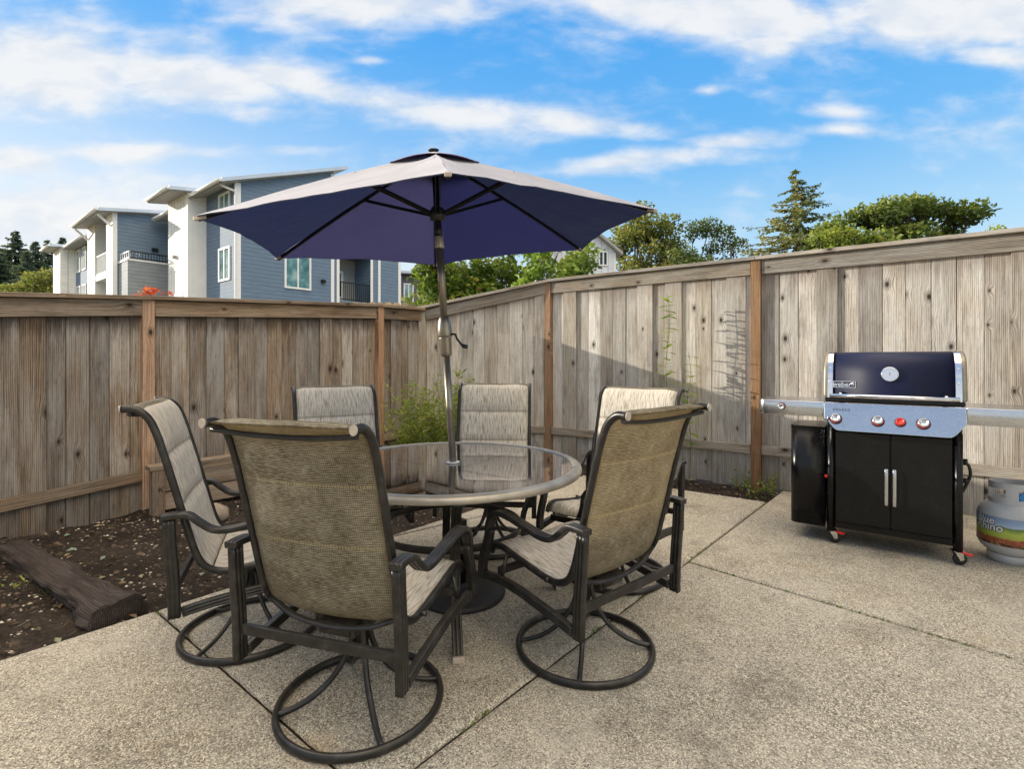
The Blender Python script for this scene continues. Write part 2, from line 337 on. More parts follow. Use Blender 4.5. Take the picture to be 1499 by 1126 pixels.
# ------------------------------------------------------------------ mesh builder
class MB:
    def __init__(s):
        s.v = []; s.f = []; s.m = []; s.g = []; s.r = []; s.h = []; s.sm = []
    def vert(s, p, g=None, r=0.0, h=1.0):
        s.v.append(tuple(p)); s.g.append(tuple(g) if g is not None else tuple(p)); s.r.append(r); s.h.append(h)
        return len(s.v) - 1
    def face(s, idx, m=0, smooth=True):
        s.f.append(tuple(idx)); s.m.append(m); s.sm.append(smooth)
    def hexa(s, P, G=None, r=0.0, m=0, H=None):
        b = [s.vert(P[i], G[i] if G else None, r, H[i] if H else 1.0) for i in range(8)]
        for q in ((0, 3, 2, 1), (4, 5, 6, 7), (0, 1, 5, 4), (1, 2, 6, 5), (2, 3, 7, 6), (3, 0, 4, 7)):
            s.face([b[i] for i in q], m, False)
    def box(s, c, size, R=None, m=0, r=0.0, grain='z'):
        hx, hy, hz = size[0] / 2, size[1] / 2, size[2] / 2
        L = [(-hx, -hy, -hz), (hx, -hy, -hz), (hx, hy, -hz), (-hx, hy, -hz), (-hx, -hy, hz), (hx, -hy, hz), (hx, hy, hz), (-hx, hy, hz)]
        c = Vector(c)
        P = [c + (R @ Vector(l) if R is not None else Vector(l)) for l in L]
        if grain == 'z': G = [(l[0], l[1], l[2] + 1) for l in L]
        elif grain == 'x': G = [(l[2], l[1], l[0] + 1) for l in L]
        else: G = [(l[0], l[2], l[1] + 1) for l in L]
        s.hexa(P, G, r, m)
    def bx(s, x0, x1, y0, y1, z0, z1, m=0, r=0.0, grain='z'):
        s.box(((x0 + x1) / 2, (y0 + y1) / 2, (z0 + z1) / 2), (x1 - x0, y1 - y0, z1 - z0), None, m, r, grain)
    def beam(s, p0, p1, w, h, side, m=0, r=0.0):
        """bar from p0 to p1; w along side, h along the third axis"""
        p0 = Vector(p0); p1 = Vector(p1); d = p1 - p0; L = d.length; d.normalize()
        side = Vector(side); side = (side - d * side.dot(d)).normalized(); up = d.cross(side)
        P = []; G = []
        for e, pp in ((0, p0), (1, p1)):
            for a, b in ((-1, -1), (1, -1), (1, 1), (-1, 1)):
                P.append(pp + side * (a * w / 2) + up * (b * h / 2)); G.append((b * h / 2, a * w / 2, e * L + 1))
        s.hexa(P, G, r, m)
    def sweep(s, path, prof, side=None, closed=False, caps=True, m=0, r=0.0, scale=None, smooth=True):
        n = len(path); path = [Vector(p) for p in path]; k = len(prof); rings = []
        ln = 0; prevs = None
        for i, p in enumerate(path):
            a = path[i - 1] if (i > 0 or closed) else p
            b = path[(i + 1) % n] if (i < n - 1 or closed) else p
            d = (b - a).normalized()
            if side is not None: sd = Vector(side)
            elif prevs is not None: sd = prevs
            else: sd = Vector((0, 0, 1)) if abs(d.z) < .9 else Vector((1, 0, 0))
            sd = (sd - d * sd.dot(d)).normalized(); prevs = sd
            up = d.cross(sd)
            if i: ln += (path[i] - path[i - 1]).length
            sc = scale[i] if scale else 1
            rings.append([s.vert(p + sd * (q[0] * sc) + up * (q[1] * sc), (q[0], q[1], ln + 1), r) for q in prof])
        for i in range(n if closed else n - 1):
            A = rings[i]; B = rings[(i + 1) % n]
            for j in range(k):
                s.face((A[j], A[(j + 1) % k], B[(j + 1) % k], B[j]), m, smooth)
        if caps and not closed:
            s.face(list(reversed(rings[0])), m, False); s.face(rings[-1], m, False)
    def tube(s, path, rad_, n=10, closed=False, caps=True, m=0, r=0.0, scale=None, side=None):
        ra, rb = rad_ if isinstance(rad_, tuple) else (rad_, rad_)
        prof = [(ra * math.cos(2 * PI * j / n), rb * math.sin(2 * PI * j / n)) for j in range(n)]
        s.sweep(path, prof, side, closed, caps, m, r, scale)
    def lathe(s, prof, n=32, c=(0, 0, 0), R=None, m=0, r=0.0, caps=True):
        c = Vector(c); rings = []
        for (q, z) in prof:
            rg = []
            for j in range(n):
                a = 2 * PI * j / n; l = Vector((q * math.cos(a), q * math.sin(a), z))
                rg.append(s.vert(c + (R @ l if R is not None else l), None, r))
            rings.append(rg)
        for A, B in zip(rings, rings[1:]):
            for j in range(n): s.face((A[j], A[(j + 1) % n], B[(j + 1) % n], B[j]), m)
        if caps:
            if prof[0][0] > 1e-6: s.face(list(reversed(rings[0])), m, False)
            if prof[-1][0] > 1e-6: s.face(rings[-1], m, False)
    def grid(s, fn, nu, nv, m=0, flip=False):
        """fn(u,v)->(p,g,r)"""
        ix = [[s.vert(*fn(i / nu, j / nv)) for j in range(nv + 1)] for i in range(nu + 1)]
        for i in range(nu):
            for j in range(nv):
                q = (ix[i][j], ix[i + 1][j], ix[i + 1][j + 1], ix[i][j + 1])
                s.face(q[::-1] if flip else q, m)
        return ix
    def leaf(s, p, d, L, W, r, nrm=None, m=0, fold=.25):
        p = Vector(p); d = Vector(d).normalized()
        if nrm is None: nrm = Vector((RND.gauss(0, 1), RND.gauss(0, 1), RND.gauss(0, 1)))
        sd = d.cross(nrm)
        if sd.length < 1e-4: sd = d.cross(Vector((.3, .5, .8)))
        sd.normalize(); up = sd.cross(d)
        a = s.vert(p, None, r); b = s.vert(p + d * L * .45 + sd * W * .5 + up * W * fold, None, r)
        c = s.vert(p + d * L, None, r); e = s.vert(p + d * L * .45 - sd * W * .5 + up * W * fold, None, r)
        s.face((a, b, c), m, False); s.face((a, c, e), m, False)
    def build(s, name, mats, parent=None, bevel=0.0, seg=2, loc=None, clean=False):
        me = bpy.data.meshes.new(name)
        me.from_pydata(s.v, [], s.f)
        if not isinstance(mats, (list, tuple)): mats = [mats]
        for x in mats: me.materials.append(x)
        me.polygons.foreach_set('material_index', s.m)
        me.polygons.foreach_set('use_smooth', s.sm)
        a = me.attributes.new('gco', 'FLOAT_VECTOR', 'POINT'); a.data.foreach_set('vector', [c for g in s.g for c in g])
        a = me.attributes.new('rnd', 'FLOAT', 'POINT'); a.data.foreach_set('value', s.r)
        a = me.attributes.new('hgt', 'FLOAT', 'POINT'); a.data.foreach_set('value', s.h)
        me.update()
        o = bpy.data.objects.new(name, me); COL.objects.link(o)
        if parent is not None: o.parent = parent
        if loc is not None: o.location = loc
        if bevel:
            b = o.modifiers.new('bevel', 'BEVEL'); b.width = bevel; b.segments = seg; b.limit_method = 'ANGLE'; b.angle_limit = rad(40)
        return o

def tag(o, label=None, cat=None, group=None, kind=None):
    if label: o['label'] = label
    if cat: o['category'] = cat
    if group: o['group'] = group
    if kind: o['kind'] = kind
    return o
def thing(name, label, cat, loc=(0, 0, 0), rz=0.0, group=None):
    o = bpy.data.objects.new(name, None); COL.objects.link(o)
    o.location = loc; o.rotation_euler = (0, 0, rz); o.empty_display_size = .1
    return tag(o, label, cat, group)
def copy_tree(o, parent=None):
    c = o.copy(); COL.objects.link(c)
    if parent is not None: c.parent = parent
    for ch in list(o.children): copy_tree(ch, c)
    return c

def catmull(pts, n=6, closed=False):
    pts = [Vector(p) for p in pts]; out = []; N = len(pts)
    rng = range(N if closed else N - 1)
    for i in rng:
        p1 = pts[i]; p2 = pts[(i + 1) % N]
        p0 = pts[i - 1] if (i > 0 or closed) else p1 * 2 - p2
        p3 = pts[(i + 2) % N] if (i + 2 < N or closed) else p2 * 2 - p1
        for j in range(n):
            t = j / n
            out.append(.5 * ((2 * p1) + (p2 - p0) * t + (2 * p0 - 5 * p1 + 4 * p2 - p3) * t * t + (3 * p1 - p0 - 3 * p2 + p3) * t ** 3))
    if not closed: out.append(pts[-1])
    return out

def text_mesh(body, size, extrude=.001, bold=0.0, shear=0.0, spacing=1.0):
    cu = bpy.data.curves.new('lettering', 'FONT'); cu.body = body; cu.size = size; cu.extrude = extrude
    cu.offset = bold; cu.shear = shear; cu.align_x = 'CENTER'; cu.align_y = 'CENTER'; cu.resolution_u = 3; cu.space_character = spacing
    o = bpy.data.objects.new('lettering', cu); COL.objects.link(o)
    dg = bpy.context.evaluated_depsgraph_get()
    me = bpy.data.meshes.new_from_object(o.evaluated_get(dg))
    vs = [v.co.copy() for v in me.vertices]; fs = [tuple(p.vertices) for p in me.polygons]
    bpy.data.objects.remove(o); bpy.data.curves.remove(cu); bpy.data.meshes.remove(me)
    return vs, fs
def add_text(mb, body, size, fn, extrude=.001, bold=0.0, m=0, shear=0.0, spacing=1.0):
    vs, fs = text_mesh(body, size, extrude, bold, shear, spacing); b = len(mb.v)
    for p in vs: mb.vert(fn(p))
    for f in fs: mb.face([i + b for i in f], m, False)

# ------------------------------------------------------------------ camera (eye 1.25 m, level, lens shifted)
cam = bpy.data.cameras.new('camera'); camo = bpy.data.objects.new('camera', cam); COL.objects.link(camo)
camo.location = (0, 0, 1.25); camo.rotation_euler = (rad(90), 0, 0)
cam.sensor_width = 36; cam.lens = 36 * 745 / 1499; cam.shift_y = -36 / 1499
cam.clip_start = .05; cam.clip_end = 2000
scene.camera = camo
scene.render.resolution_x = 1024; scene.render.resolution_y = 770

# ------------------------------------------------------------------ light
SUN_AZ, SUN_EL = 11.0, 14.5
sd = Vector((math.cos(rad(SUN_EL)) * math.cos(rad(SUN_AZ)), -math.cos(rad(SUN_EL)) * math.sin(rad(SUN_AZ)), -math.sin(rad(SUN_EL))))
sl = bpy.data.lights.new('sun', 'SUN'); sl.energy = 5.0; sl.angle = rad(.55); sl.color = (1.0, .91, .77)
slo = bpy.data.objects.new('sun', sl); COL.objects.link(slo)
slo.rotation_euler = sd.to_track_quat('-Z', 'Y').to_euler(); slo.location = (-20, 3, 8)

world = bpy.data.worlds.new('World'); scene.world = world; world.use_nodes = True
wt = NT.__new__(NT); wt.t = world.node_tree
for n_ in list(wt.t.nodes): wt.t.nodes.remove(n_)
wout = wt.t.nodes.new('ShaderNodeOutputWorld')
sky = wt.n('TexSky'); sky.sky_type = 'NISHITA'; sky.sun_disc = False
sky.sun_elevation = rad(SUN_EL); sky.sun_rotation = math.atan2(-sd.x, -sd.y)
sky.air_density = 1.0; sky.dust_density = .6; sky.ozone_density = 2.0; sky.altitude = 50
dirv = wt.n('TexCoord').outputs['Generated']
sx = wt.n('SeparateXYZ', {0: dirv})
az = wt.math('ARCTAN2', sx.outputs[0], sx.outputs[1])          # 0 = straight ahead, + to the right
el = wt.math('ARCSINE', sx.outputs[2])
# coordinates of the added fill deck: project the direction on a plane overhead
zc = wt.math('MAXIMUM', sx.outputs[2], .04)
cl = wt.n('CombineXYZ', {0: wt.math('DIVIDE', sx.outputs[0], zc), 1: wt.math('DIVIDE', sx.outputs[1], zc), 2: 0.0}).outputs[0]
# cloud sheets are laid out in bearing (u) and height (v) on a vertical plane facing north, mirrored to the south
wy = wt.math('MAXIMUM', wt.math('ABSOLUTE', sx.outputs[1]), .18)
cu_ = wt.math('DIVIDE', sx.outputs[0], wy); cv_ = wt.math('DIVIDE', sx.outputs[2], wy)
ca = wt.n('CombineXYZ', {0: cu_, 1: wt.math('MULTIPLY', cv_, 2.3), 2: 3.3}).outputs[0]
n1 = wt.noise(ca, 3.4, 5, .5, .3); n2 = wt.noise(wt.vadd(ca, (5, 2, 1)), 9.5, 7, .55, .2)
nn = wt.math('ADD', wt.math('MULTIPLY', n1, .58), wt.math('MULTIPLY', n2, .42))
# cloud banks: (u, v, half width, half height, slope, strength)
BANKS = [(-0.926, 0.573, 0.201, 0.105, 0, 0.4), (-0.644, 0.549, 0.228, 0.062, -0.16, 0.32), (-0.415, 0.546, 0.161, 0.032, -0.25, 0.28), (-0.496, 0.486, 0.094, 0.024, 0, 0.24), (-0.12, 0.493, 0.255, 0.035, -0.12, 0.22), (0.148, 0.463, 0.201, 0.024, -0.1, 0.22), (-0.241, 0.702, 0.309, 0.046, 0, 0.4), (-0.845, 0.656, 0.094, 0.024, -0.2, 0.22), (0.39, 0.694, 0.282, 0.062, -0.1, 0.42), (0.511, 0.624, 0.094, 0.027, 0.1, 0.28), (0.873, 0.675, 0.295, 0.075, -0.05, 0.44), (0.954, 0.6, 0.121, 0.03, -0.05, 0.36), (0.249, 0.393, 0.168, 0.026, 0.1, 0.34), (0.43, 0.431, 0.114, 0.017, 0.05, 0.26), (0.638, 0.489, 0.067, 0.015, -0.05, 0.24), (0.652, 0.452, 0.087, 0.015, -0.05, 0.24), (-0.738, 0.409, 0.228, 0.021, 0, 0.28), (-0.972, 0.392, 0.114, 0.032, 0, 0.32), (-0.429, 0.413, 0.074, 0.013, 0, 0.24), (0.39, 0.53, 0.032, 0.012, 0, 0.2), (-0.281, 0.589, 0.038, 0.008, 0, 0.18), (-0.872, 0.278, 0.443, 0.081, 0, 0.22), (-0.684, 0.627, 0.174, 0.035, -0.1, 0.18)]
cov = None
for (a0, e0, wa, we, tl, s_) in BANKS:
    da = wt.math('SUBTRACT', cu_, a0); de = wt.math('SUBTRACT', wt.math('SUBTRACT', cv_, e0), wt.math('MULTIPLY', da, tl))
    q = wt.math('ADD', wt.math('POWER', wt.math('ABSOLUTE', wt.math('DIVIDE', da, wa)), 2.0), wt.math('POWER', wt.math('ABSOLUTE', wt.math('DIVIDE', de, we)), 2.0))
    g_ = wt.math('MULTIPLY', wt.math('POWER', 2.718, wt.math('MULTIPLY', q, -1.0)), s_)
    cov = g_ if cov is None else wt.math('MAXIMUM', cov, g_)
cm = wt.sstep(wt.math('ADD', nn, wt.math('MULTIPLY', cov, 1.12)), .475, .86)
up_ = wt.sstep(sx.outputs[2], -.02, .06)
# clear-sky colour graded by height over the Nishita sky, whiter towards the low sun on the left
grad = wt.ramp(sx.outputs[2], [(0.0, (.78, .90, .98)), (.10, (.64, .83, .97)), (.22, (.45, .735, .98)), (.36, (.16, .52, .98)), (.55, (.08, .42, .96)), (1.0, (.05, .30, .78))])
toward = wt.math('ADD', wt.math('MULTIPLY', sx.outputs[0], sd.x * -1), wt.math('MULTIPLY', sx.outputs[1], sd.y * -1))
glow = wt.math('MULTIPLY', wt.sstep(toward, -.15, .8), wt.math('SUBTRACT', 1.0, wt.sstep(sx.outputs[2], .08, .55)))
grad = wt.mix(wt.math('MULTIPLY', glow, .85), grad, (.96, .97, .98))
gx_ = wt.n('VectorMath', {0: grad, 1: (10.0, 10.0, 10.0)}, operation='MULTIPLY').outputs[0]
skyc = wt.mix(.88, wt.n('HueSaturation', {'Color': sky.outputs[0], 'Value': 2.2}).outputs[0], gx_)
shade_c = wt.mix(wt.sstep(n2, .35, .62), (7.9, 8.3, 8.9), (9.3, 9.35, 9.4))
wcol = wt.mix(wt.math('MULTIPLY', wt.math('MULTIPLY', cm, up_), .93), skyc, shade_c)
# warm fill added as an unseen bright cloud deck overhead and behind the viewer
hi_n = wt.noise(cl, .55, 5, .55)
hi = wt.math('MULTIPLY', wt.sstep(sx.outputs[2], .62, .80), wt.sstep(hi_n, .30, .55))
bk = wt.math('MULTIPLY', wt.math('MULTIPLY', wt.sstep(wt.math('MULTIPLY', sx.outputs[1], -1.0), .1, .5), wt.sstep(sx.outputs[2], .34, .55)), wt.sstep(hi_n, .3, .55))
# gap cut in that fill behind the left shoulder, for the grill panel's reflection
gd = wt.n('VectorMath', {0: dirv, 1: Vector((-.50, -.62, .60)).normalized()}, operation='DOT_PRODUCT').outputs['Value']
gap_ = wt.math('SUBTRACT', 1.0, wt.sstep(gd, .80, .92))
wcol = wt.mix(wt.math('MULTIPLY', wt.math('SUBTRACT', 1.0, gap_), .62), wcol, (6.6, 7.0, 7.8))
wcol = wt.mix(wt.math('MULTIPLY', wt.math('MAXIMUM', hi, bk), gap_), wcol, (38.5, 32.6, 25.0))
bg = wt.n('Background', {'Color': wcol, 'Strength': .1})
wt.t.links.new(bg.outputs[0], wout.inputs[0])

scene.view_settings.view_transform = 'Standard'; scene.view_settings.look = 'None'; scene.view_settings.exposure = 0
scene.cycles.use_denoising = True
scene.cycles.denoising_input_passes = 'RGB_ALBEDO_NORMAL'; scene.cycles.denoising_prefilter = 'NONE'
scene.cycles.max_bounces = 8; scene.cycles.transparent_max_bounces = 12
scene.cycles.sample_clamp_indirect = 4

# ------------------------------------------------------------------ ground, soil bed, patio
mb = MB()
mb.grid(lambda u, v: (((u - .5) * 1600, (v - .5) * 1600 + 300, -.14), None, 0), 4, 4, flip=False)
tag(mb.build('ground', M['grass_ground']), kind='structure')

E0 = Vector((-2.139, 2.126, 0)); ED = Vector((.65, .76, 0)); EN = Vector((-.76, .65, 0))
def bedz(x, y):
    return -.035 + .035 * mnoise.noise(Vector((x * 1.6, y * 1.6, 3))) + .016 * mnoise.noise(Vector((x * 7, y * 7, 1))) + .006 * mnoise.noise(Vector((x * 25, y * 25, 1)))
mb = MB()
def bedfn(u, v):
    p = E0 + ED * lerp(-4.6, 6.6, u) + EN * lerp(-.16, 2.9, v)
    return ((p.x, p.y, bedz(p.x, p.y) - (.03 if v < .06 else 0)), None, 0)
mb.grid(bedfn, 220, 64)
def bed2(u, v):
    p = Vector((-1.3, 6.3, 0)) + Vector((.8156, -.5787, 0)) * lerp(0, 4.9, u) + Vector((.5787, .8156, 0)) * lerp(-.85, 1.55, v)
    return ((p.x, p.y, bedz(p.x, p.y) - .012), None, 0)
mb.grid(bed2, 80, 20)
tag(mb.build('soil', M['soil']), kind='structure')

def clip(poly, p, n):
    """keep the part of poly with (q-p).n >= 0"""
    out = []
    for i, a in enumerate(poly):
        b = poly[(i + 1) % len(poly)]; da = (a - p).dot(n); db = (b - p).dot(n)
        if da >= 0: out.append(a)
        if da * db < 0: out.append(a + (b - a) * (da / (da - db)))
    return out
def lnorm(d): return Vector((-d.y, d.x, 0))
A0 = Vector((-.312, 1.555, 0)); AD = Vector((2.495, 2.858, 0)).normalized(); AN = lnorm(AD)
C0 = Vector((-1.774, 2.544, 0)); CD = Vector((.962, -.763, 0)).normalized()
B0 = Vector((1.069, 3.178, 0)); BD = Vector((1.056, -1.066, 0)).normalized()
F0 = Vector((1.62, 4.93, 0)); FD = Vector((.8156, -.5787, 0))
D0 = Vector((-.89, 3.58, 0)); DD = Vector((.79, .61, 0)).normalized()
big = [Vector((-8, -4, 0)), Vector((9, -4, 0)), Vector((9, 12, 0)), Vector((-8, 12, 0))]
left = clip(clip(clip(big, E0, -EN), A0, AN), F0, -lnorm(FD))
right = clip(clip(big, A0, -AN), Vector((2.42, 5.03, 0)) - Vector((.5787, .8156, 0)) * .03, -lnorm(FD))
slabs = [clip(left, C0, -lnorm(CD))]
l2 = clip(left, C0, lnorm(CD))
slabs += [clip(l2, D0, lnorm(DD)), clip(l2, D0, -lnorm(DD))]
slabs += [clip(right, B0, lnorm(BD)), clip(right, B0, -lnorm(BD))]
mb = MB(); GAP = .006
for sp in slabs:
    ins = sp
    for i, a in enumerate(sp):
        b = sp[(i + 1) % len(sp)]; d = (b - a)
        if d.length < 1e-5: continue
        d.normalize(); nn_ = lnorm(d)
        ins = clip(ins, a + nn_ * GAP, nn_)
    def inset(poly, w):
        o = poly
        for i, a in enumerate(poly):
            d = poly[(i + 1) % len(poly)] - a
            if d.length < 1e-5: continue
            d.normalize(); o = clip(o, a + lnorm(d) * w, lnorm(d))
        return o
    tl = []
    for q in ins:
        if not tl or (q - tl[-1]).length > 1e-4: tl.append(q)
    if (tl[0] - tl[-1]).length < 1e-4: tl.pop()
    lv = [(0.0, -.12), (0.0, -.014), (.003, -.0065), (.010, -.0022), (.022, 0.0)]
    rings = []
    k = len(tl)
    for w, z in lv:
        rg = []
        for i in range(k):
            a = tl[i - 1]; b = tl[i]; c = tl[(i + 1) % k]
            n1_ = lnorm((b - a).normalized()); n2_ = lnorm((c - b).normalized())
            bis = (n1_ + n2_) / max(.2, 1 + n1_.dot(n2_))
            q = b + bis * w
            rg.append(mb.vert((q.x, q.y, z)))
        rings.append(rg)
    for A_, B_ in zip(rings, rings[1:]):
        for i in range(k): mb.face((A_[i], A_[(i + 1) % k], B_[(i + 1) % k], B_[i]), 0, True)
    mb.face(rings[-1], 0, False)
tag(mb.build('patio', M['concrete']), kind='structure')
# dirt packed in the joints
mb = MB()
def strip(p0, d, l, w=.014, z=-.016):
    for i in range(int(l / .05)):
        a = p0 + d * (i * .05); b = p0 + d * (i * .05 + .05); s_ = lnorm(d) * w
        z1 = z + .006 * mnoise.noise(a * 20); z2 = z + .006 * mnoise.noise(b * 20)
        q = [mb.vert((*(a - s_).xy, z1)), mb.vert((*(b - s_).xy, z2)), mb.vert((*(b + s_).xy, z2)), mb.vert((*(a + s_).xy, z1))]
        mb.face(q, 0)
strip(A0 - AD * 2, AD, 6.0); strip(C0, CD, 2.4, z=-.017); strip(B0 - BD * .05, BD, 4.5, z=-.018); strip(D0, DD, 1.9, z=-.0175)
tag(mb.build('joint_soil', M['soil']), kind='structure')
# grit, moss and gravel
mb = MB()
def chip(p, s_, r):
    n_ = 5; a0 = RND.random() * 6; tilt = RND.uniform(.5, 1)
    top = mb.vert((p[0], p[1], p[2] + s_ * .6 * tilt), None, r)
    ring = [mb.vert((p[0] + s_ * RND.uniform(.7, 1.2) * math.cos(a0 + j * 2 * PI / n_), p[1] + s_ * RND.uniform(.6, 1.1) * math.sin(a0 + j * 2 * PI / n_), p[2] - s_ * .2), None, r) for j in range(n_)]
    for j in range(n_): mb.face((ring[j], ring[(j + 1) % n_], top), 0, False)
for i in range(11000):
    t_ = RND.uniform(-1.0, 4.6); w_ = RND.uniform(.02, 2.15)
    p = E0 + ED * t_ + EN * w_
    d_ = mnoise.noise(Vector((p.x * 1.3, p.y * 1.3, 9)))
    if RND.random() > .55 + d_: continue
    s_ = RND.choice([.004, .005, .006, .007, .009, .013]) * RND.uniform(.8, 1.3)
    if t_ < 0: s_ *= .8
    chip((p.x, p.y, bedz(p.x, p.y) + s_ * .1), s_, RND.random() ** 1.3)
for i in range(230):
    p = E0 + ED * RND.uniform(-1.2, 4.3) + EN * RND.uniform(.03, 2.1)
    chip((p.x, p.y, bedz(p.x, p.y)), RND.uniform(.012, .034), RND.random() * .42)
for i in range(260):
    p = F0 + FD * RND.uniform(-2.4, 1.0) + lnorm(FD) * RND.uniform(.02, .5)
    chip((p.x, p.y, bedz(p.x, p.y) - .008), RND.uniform(.004, .016), RND.random())
tag(mb.build('gravel', M['gravel']), 'pale gravel chips scattered over the dark soil bed', 'gravel', kind='stuff')
mb = MB()
for i in range(2400):
    t_ = RND.uniform(-1.6, 4.4); w_ = RND.uniform(.0, 2.1)
    p = E0 + ED * t_ + EN * w_
    if RND.random() > (.9 if t_ < .6 else .4): continue
    a_ = RND.uniform(0, 2 * PI); thin = RND.random() < .5
    L_ = RND.uniform(.02, .06); W_ = .003 if thin else L_ * .5
    mb.leaf((p.x, p.y, bedz(p.x, p.y) + RND.uniform(.004, .02)), (math.cos(a_), math.sin(a_), RND.uniform(-.15, .25)), L_ * (1.6 if thin else 1), W_, RND.random(), Vector((RND.gauss(0, .3), RND.gauss(0, .3), 1)))
for i in range(46):
    p = Vector((RND.uniform(-1.5, 3.2), RND.uniform(1.2, 4.6), 0)); a_ = RND.uniform(0, 6.28)
    if (p - A0).dot(AN) < 0 and RND.random() < .4: continue
    mb.leaf((p.x, p.y, .004), (math.cos(a_), math.sin(a_), .12), RND.uniform(.008, .028), RND.choice((.003, .012)), RND.random() * .8, Vector((RND.gauss(0, .3), RND.gauss(0, .3), 1)))
for i in range(160):
    p = F0 + FD * RND.uniform(-2.2, .9) + lnorm(FD) * RND.uniform(.03, .45); a_ = RND.uniform(0, 2 * PI)
    mb.leaf((p.x, p.y, bedz(p.x, p.y) + .006), (math.cos(a_), math.sin(a_), .1), RND.uniform(.03, .1), .004 if RND.random() < .6 else .03, RND.random() * .7, Vector((RND.gauss(0, .3), RND.gauss(0, .3), 1)))
tag(mb.build('leaf_litter', M['leaf_dry']), 'dry leaves and twigs littering the soil bed', 'leaf litter', kind='stuff')
mb = MB()
for (p0, d, l, nn2) in ((A0, AD, 4.0, 120), (B0, BD, 2.6, 90), (C0, CD, 1.8, 40)):
    for i in range(nn2):
        s0 = RND.random() * l
        if mnoise.noise(Vector((s0 * 2.3, l, 0))) < .08: continue
        p = p0 + d * s0 + lnorm(d) * RND.uniform(-.01, .01)
        for j in range(5):
            a_ = RND.uniform(0, 6.28)
            mb.leaf((p.x, p.y, -.012), (math.cos(a_), math.sin(a_), RND.uniform(.6, 2)), RND.uniform(.008, .022), .005, RND.random() * .7)
tag(mb.build('joint_moss', M['leaf_weed']), 'tiny green moss tufts growing in the patio joints', 'moss', kind='stuff')

# ------------------------------------------------------------------ fences
def fence(name, label, pts, mats, bw, postmats, rail_h=.37, seed=1, jit=.006):
    """pts: (x, y, z bottom, z top, has post); yard side on the right of the run direction when sgn=+1"""
    R_ = random.Random(seed)
    x0, y0 = pts[0][0], pts[0][1]
    root = thing(name, label, 'fence', (x0, y0, 0))
    O = Vector((x0, y0, 0))
    for bi, (a, b) in enumerate(zip(pts, pts[1:])):
        A = Vector((a[0], a[1], 0)) - O; B = Vector((b[0], b[1], 0)) - O
        d = B - A; L = d.length; d.normalize(); n = Vector((d.y, -d.x, 0))      # n towards the yard
        zb = lambda s: lerp(a[2], b[2], s / L); zt = lambda s: lerp(a[3], b[3], s / L)
        mb = MB(); s = .045; i = 0
        while s < L - .05:
            w = bw * R_.uniform(.93, 1.07); s1 = min(s + w, L - .045)
            if L - .045 - s1 < .05: s1 = L - .045
            g = .0012 + R_.random() * .0014
            off = R_.uniform(-jit, jit) * .4; tw = R_.uniform(-.002, .002)
            if i % 2 and R_.random() < .38:      # a board nailed over its neighbours
                off = R_.uniform(.0215, .026); g = -.006; tw = 0
            lo = R_.uniform(-.012, .012); r = R_.random(); W = s1 - s
            P = []; G = []; H = []
            for (ss, sl_) in ((s + g, -1), (s1 - g, 1)):
                pass
            for zz in (0, 1):
                for (ss, dd) in ((s + g, 1), (s1 - g, 1), (s1 - g, -1), (s + g, -1)):
                    side = -1 if ss < s + W / 2 else 1
                    q = A + d * ss + n * (off + tw * side + dd * .009)
                    z = (zb(ss) - .01 + lo) if zz == 0 else zt(ss) - .03
                    P.append((q.x, q.y, z)); G.append((ss - s, dd * .009, (zt(ss) - .16) - z)); H.append(z - zb(ss))
            P = [P[0], P[1], P[2], P[3], P[4], P[5], P[6], P[7]]
            mb.hexa(P, G, r, 0, H)
            # batten behind the joint keeps the gap dark
            if s1 < L - .06:
                q = A + d * s1 - n * .021; zz0, zz1 = zb(s1), zt(s1) - .04
                mb.box((q.x, q.y, (zz0 + zz1) / 2), (.045, .012, zz1 - zz0), Matrix(((d.x, n.x, 0), (d.y, n.y, 0), (0, 0, 1))), 0, .1)
            s = s1; i += 1
        mb.build('fence_panel', mats[0], root, .0015, 1)
        # top trim and bottom rail, standing proud of the boards and butting the posts
        for nm, zoff, hh, th, mt in (('top_rail', None, .135, .034, mats[1]), ('bottom_rail', rail_h, .088, .038, mats[1])):
            mb = MB()
            p0 = A + d * .049 + n * (.013 + th / 2 + .003); p1 = A + d * (L - .049) + n * (.013 + th / 2 + .003)
            if zoff is None: za, zc_ = zt(0) - .038 - hh / 2, zt(L) - .038 - hh / 2
            else: za, zc_ = zb(0) + zoff, zb(L) + zoff
            r = R_.random() * .8 + .1
            mb.beam((p0.x, p0.y, za), (p1.x, p1.y, zc_), th, hh, n, 0, r)
            mb.build(nm, mt, root, .003)
        mb = MB()
        p0 = A - d * (.0 if bi else .05) + n * .015; p1 = A + d * (L - .002) + n * .015
        mb.beam((p0.x, p0.y, zt(0) - .017), (p1.x, p1.y, zt(L) - .017), .155, .034, n, 0, R_.random())
        mb.build('cap_rail', M['cap'] if mats[2] is None else mats[2], root, .004)
    for i, a in enumerate(pts):
        if not a[4]: continue
        A = Vector((a[0], a[1], 0)) - O
        b = pts[i + 1] if i + 1 < len(pts) else pts[i - 1]
        d = (Vector((b[0], b[1], 0)) - O - A).normalized()
        if i + 1 >= len(pts): d = -d
        n = Vector((d.y, -d.x, 0))
        mb = MB(); q = A + n * .022
        Rm = Matrix(((d.x, n.x, 0), (d.y, n.y, 0), (0, 0, 1)))
        zb_, zt_ = a[2] - .15, a[3] - .0345
        mb.box((q.x, q.y, (zb_ + zt_) / 2), (.09, .09, zt_ - zb_), Rm, 0, R_.random())
        mb.build('fence_post', postmats[i % len(postmats)], root, .004)
    return root
CRN = (-1.19, 6.85)
L2 = (-3.16, 4.4); ld = Vector((-.47, -.883, 0))
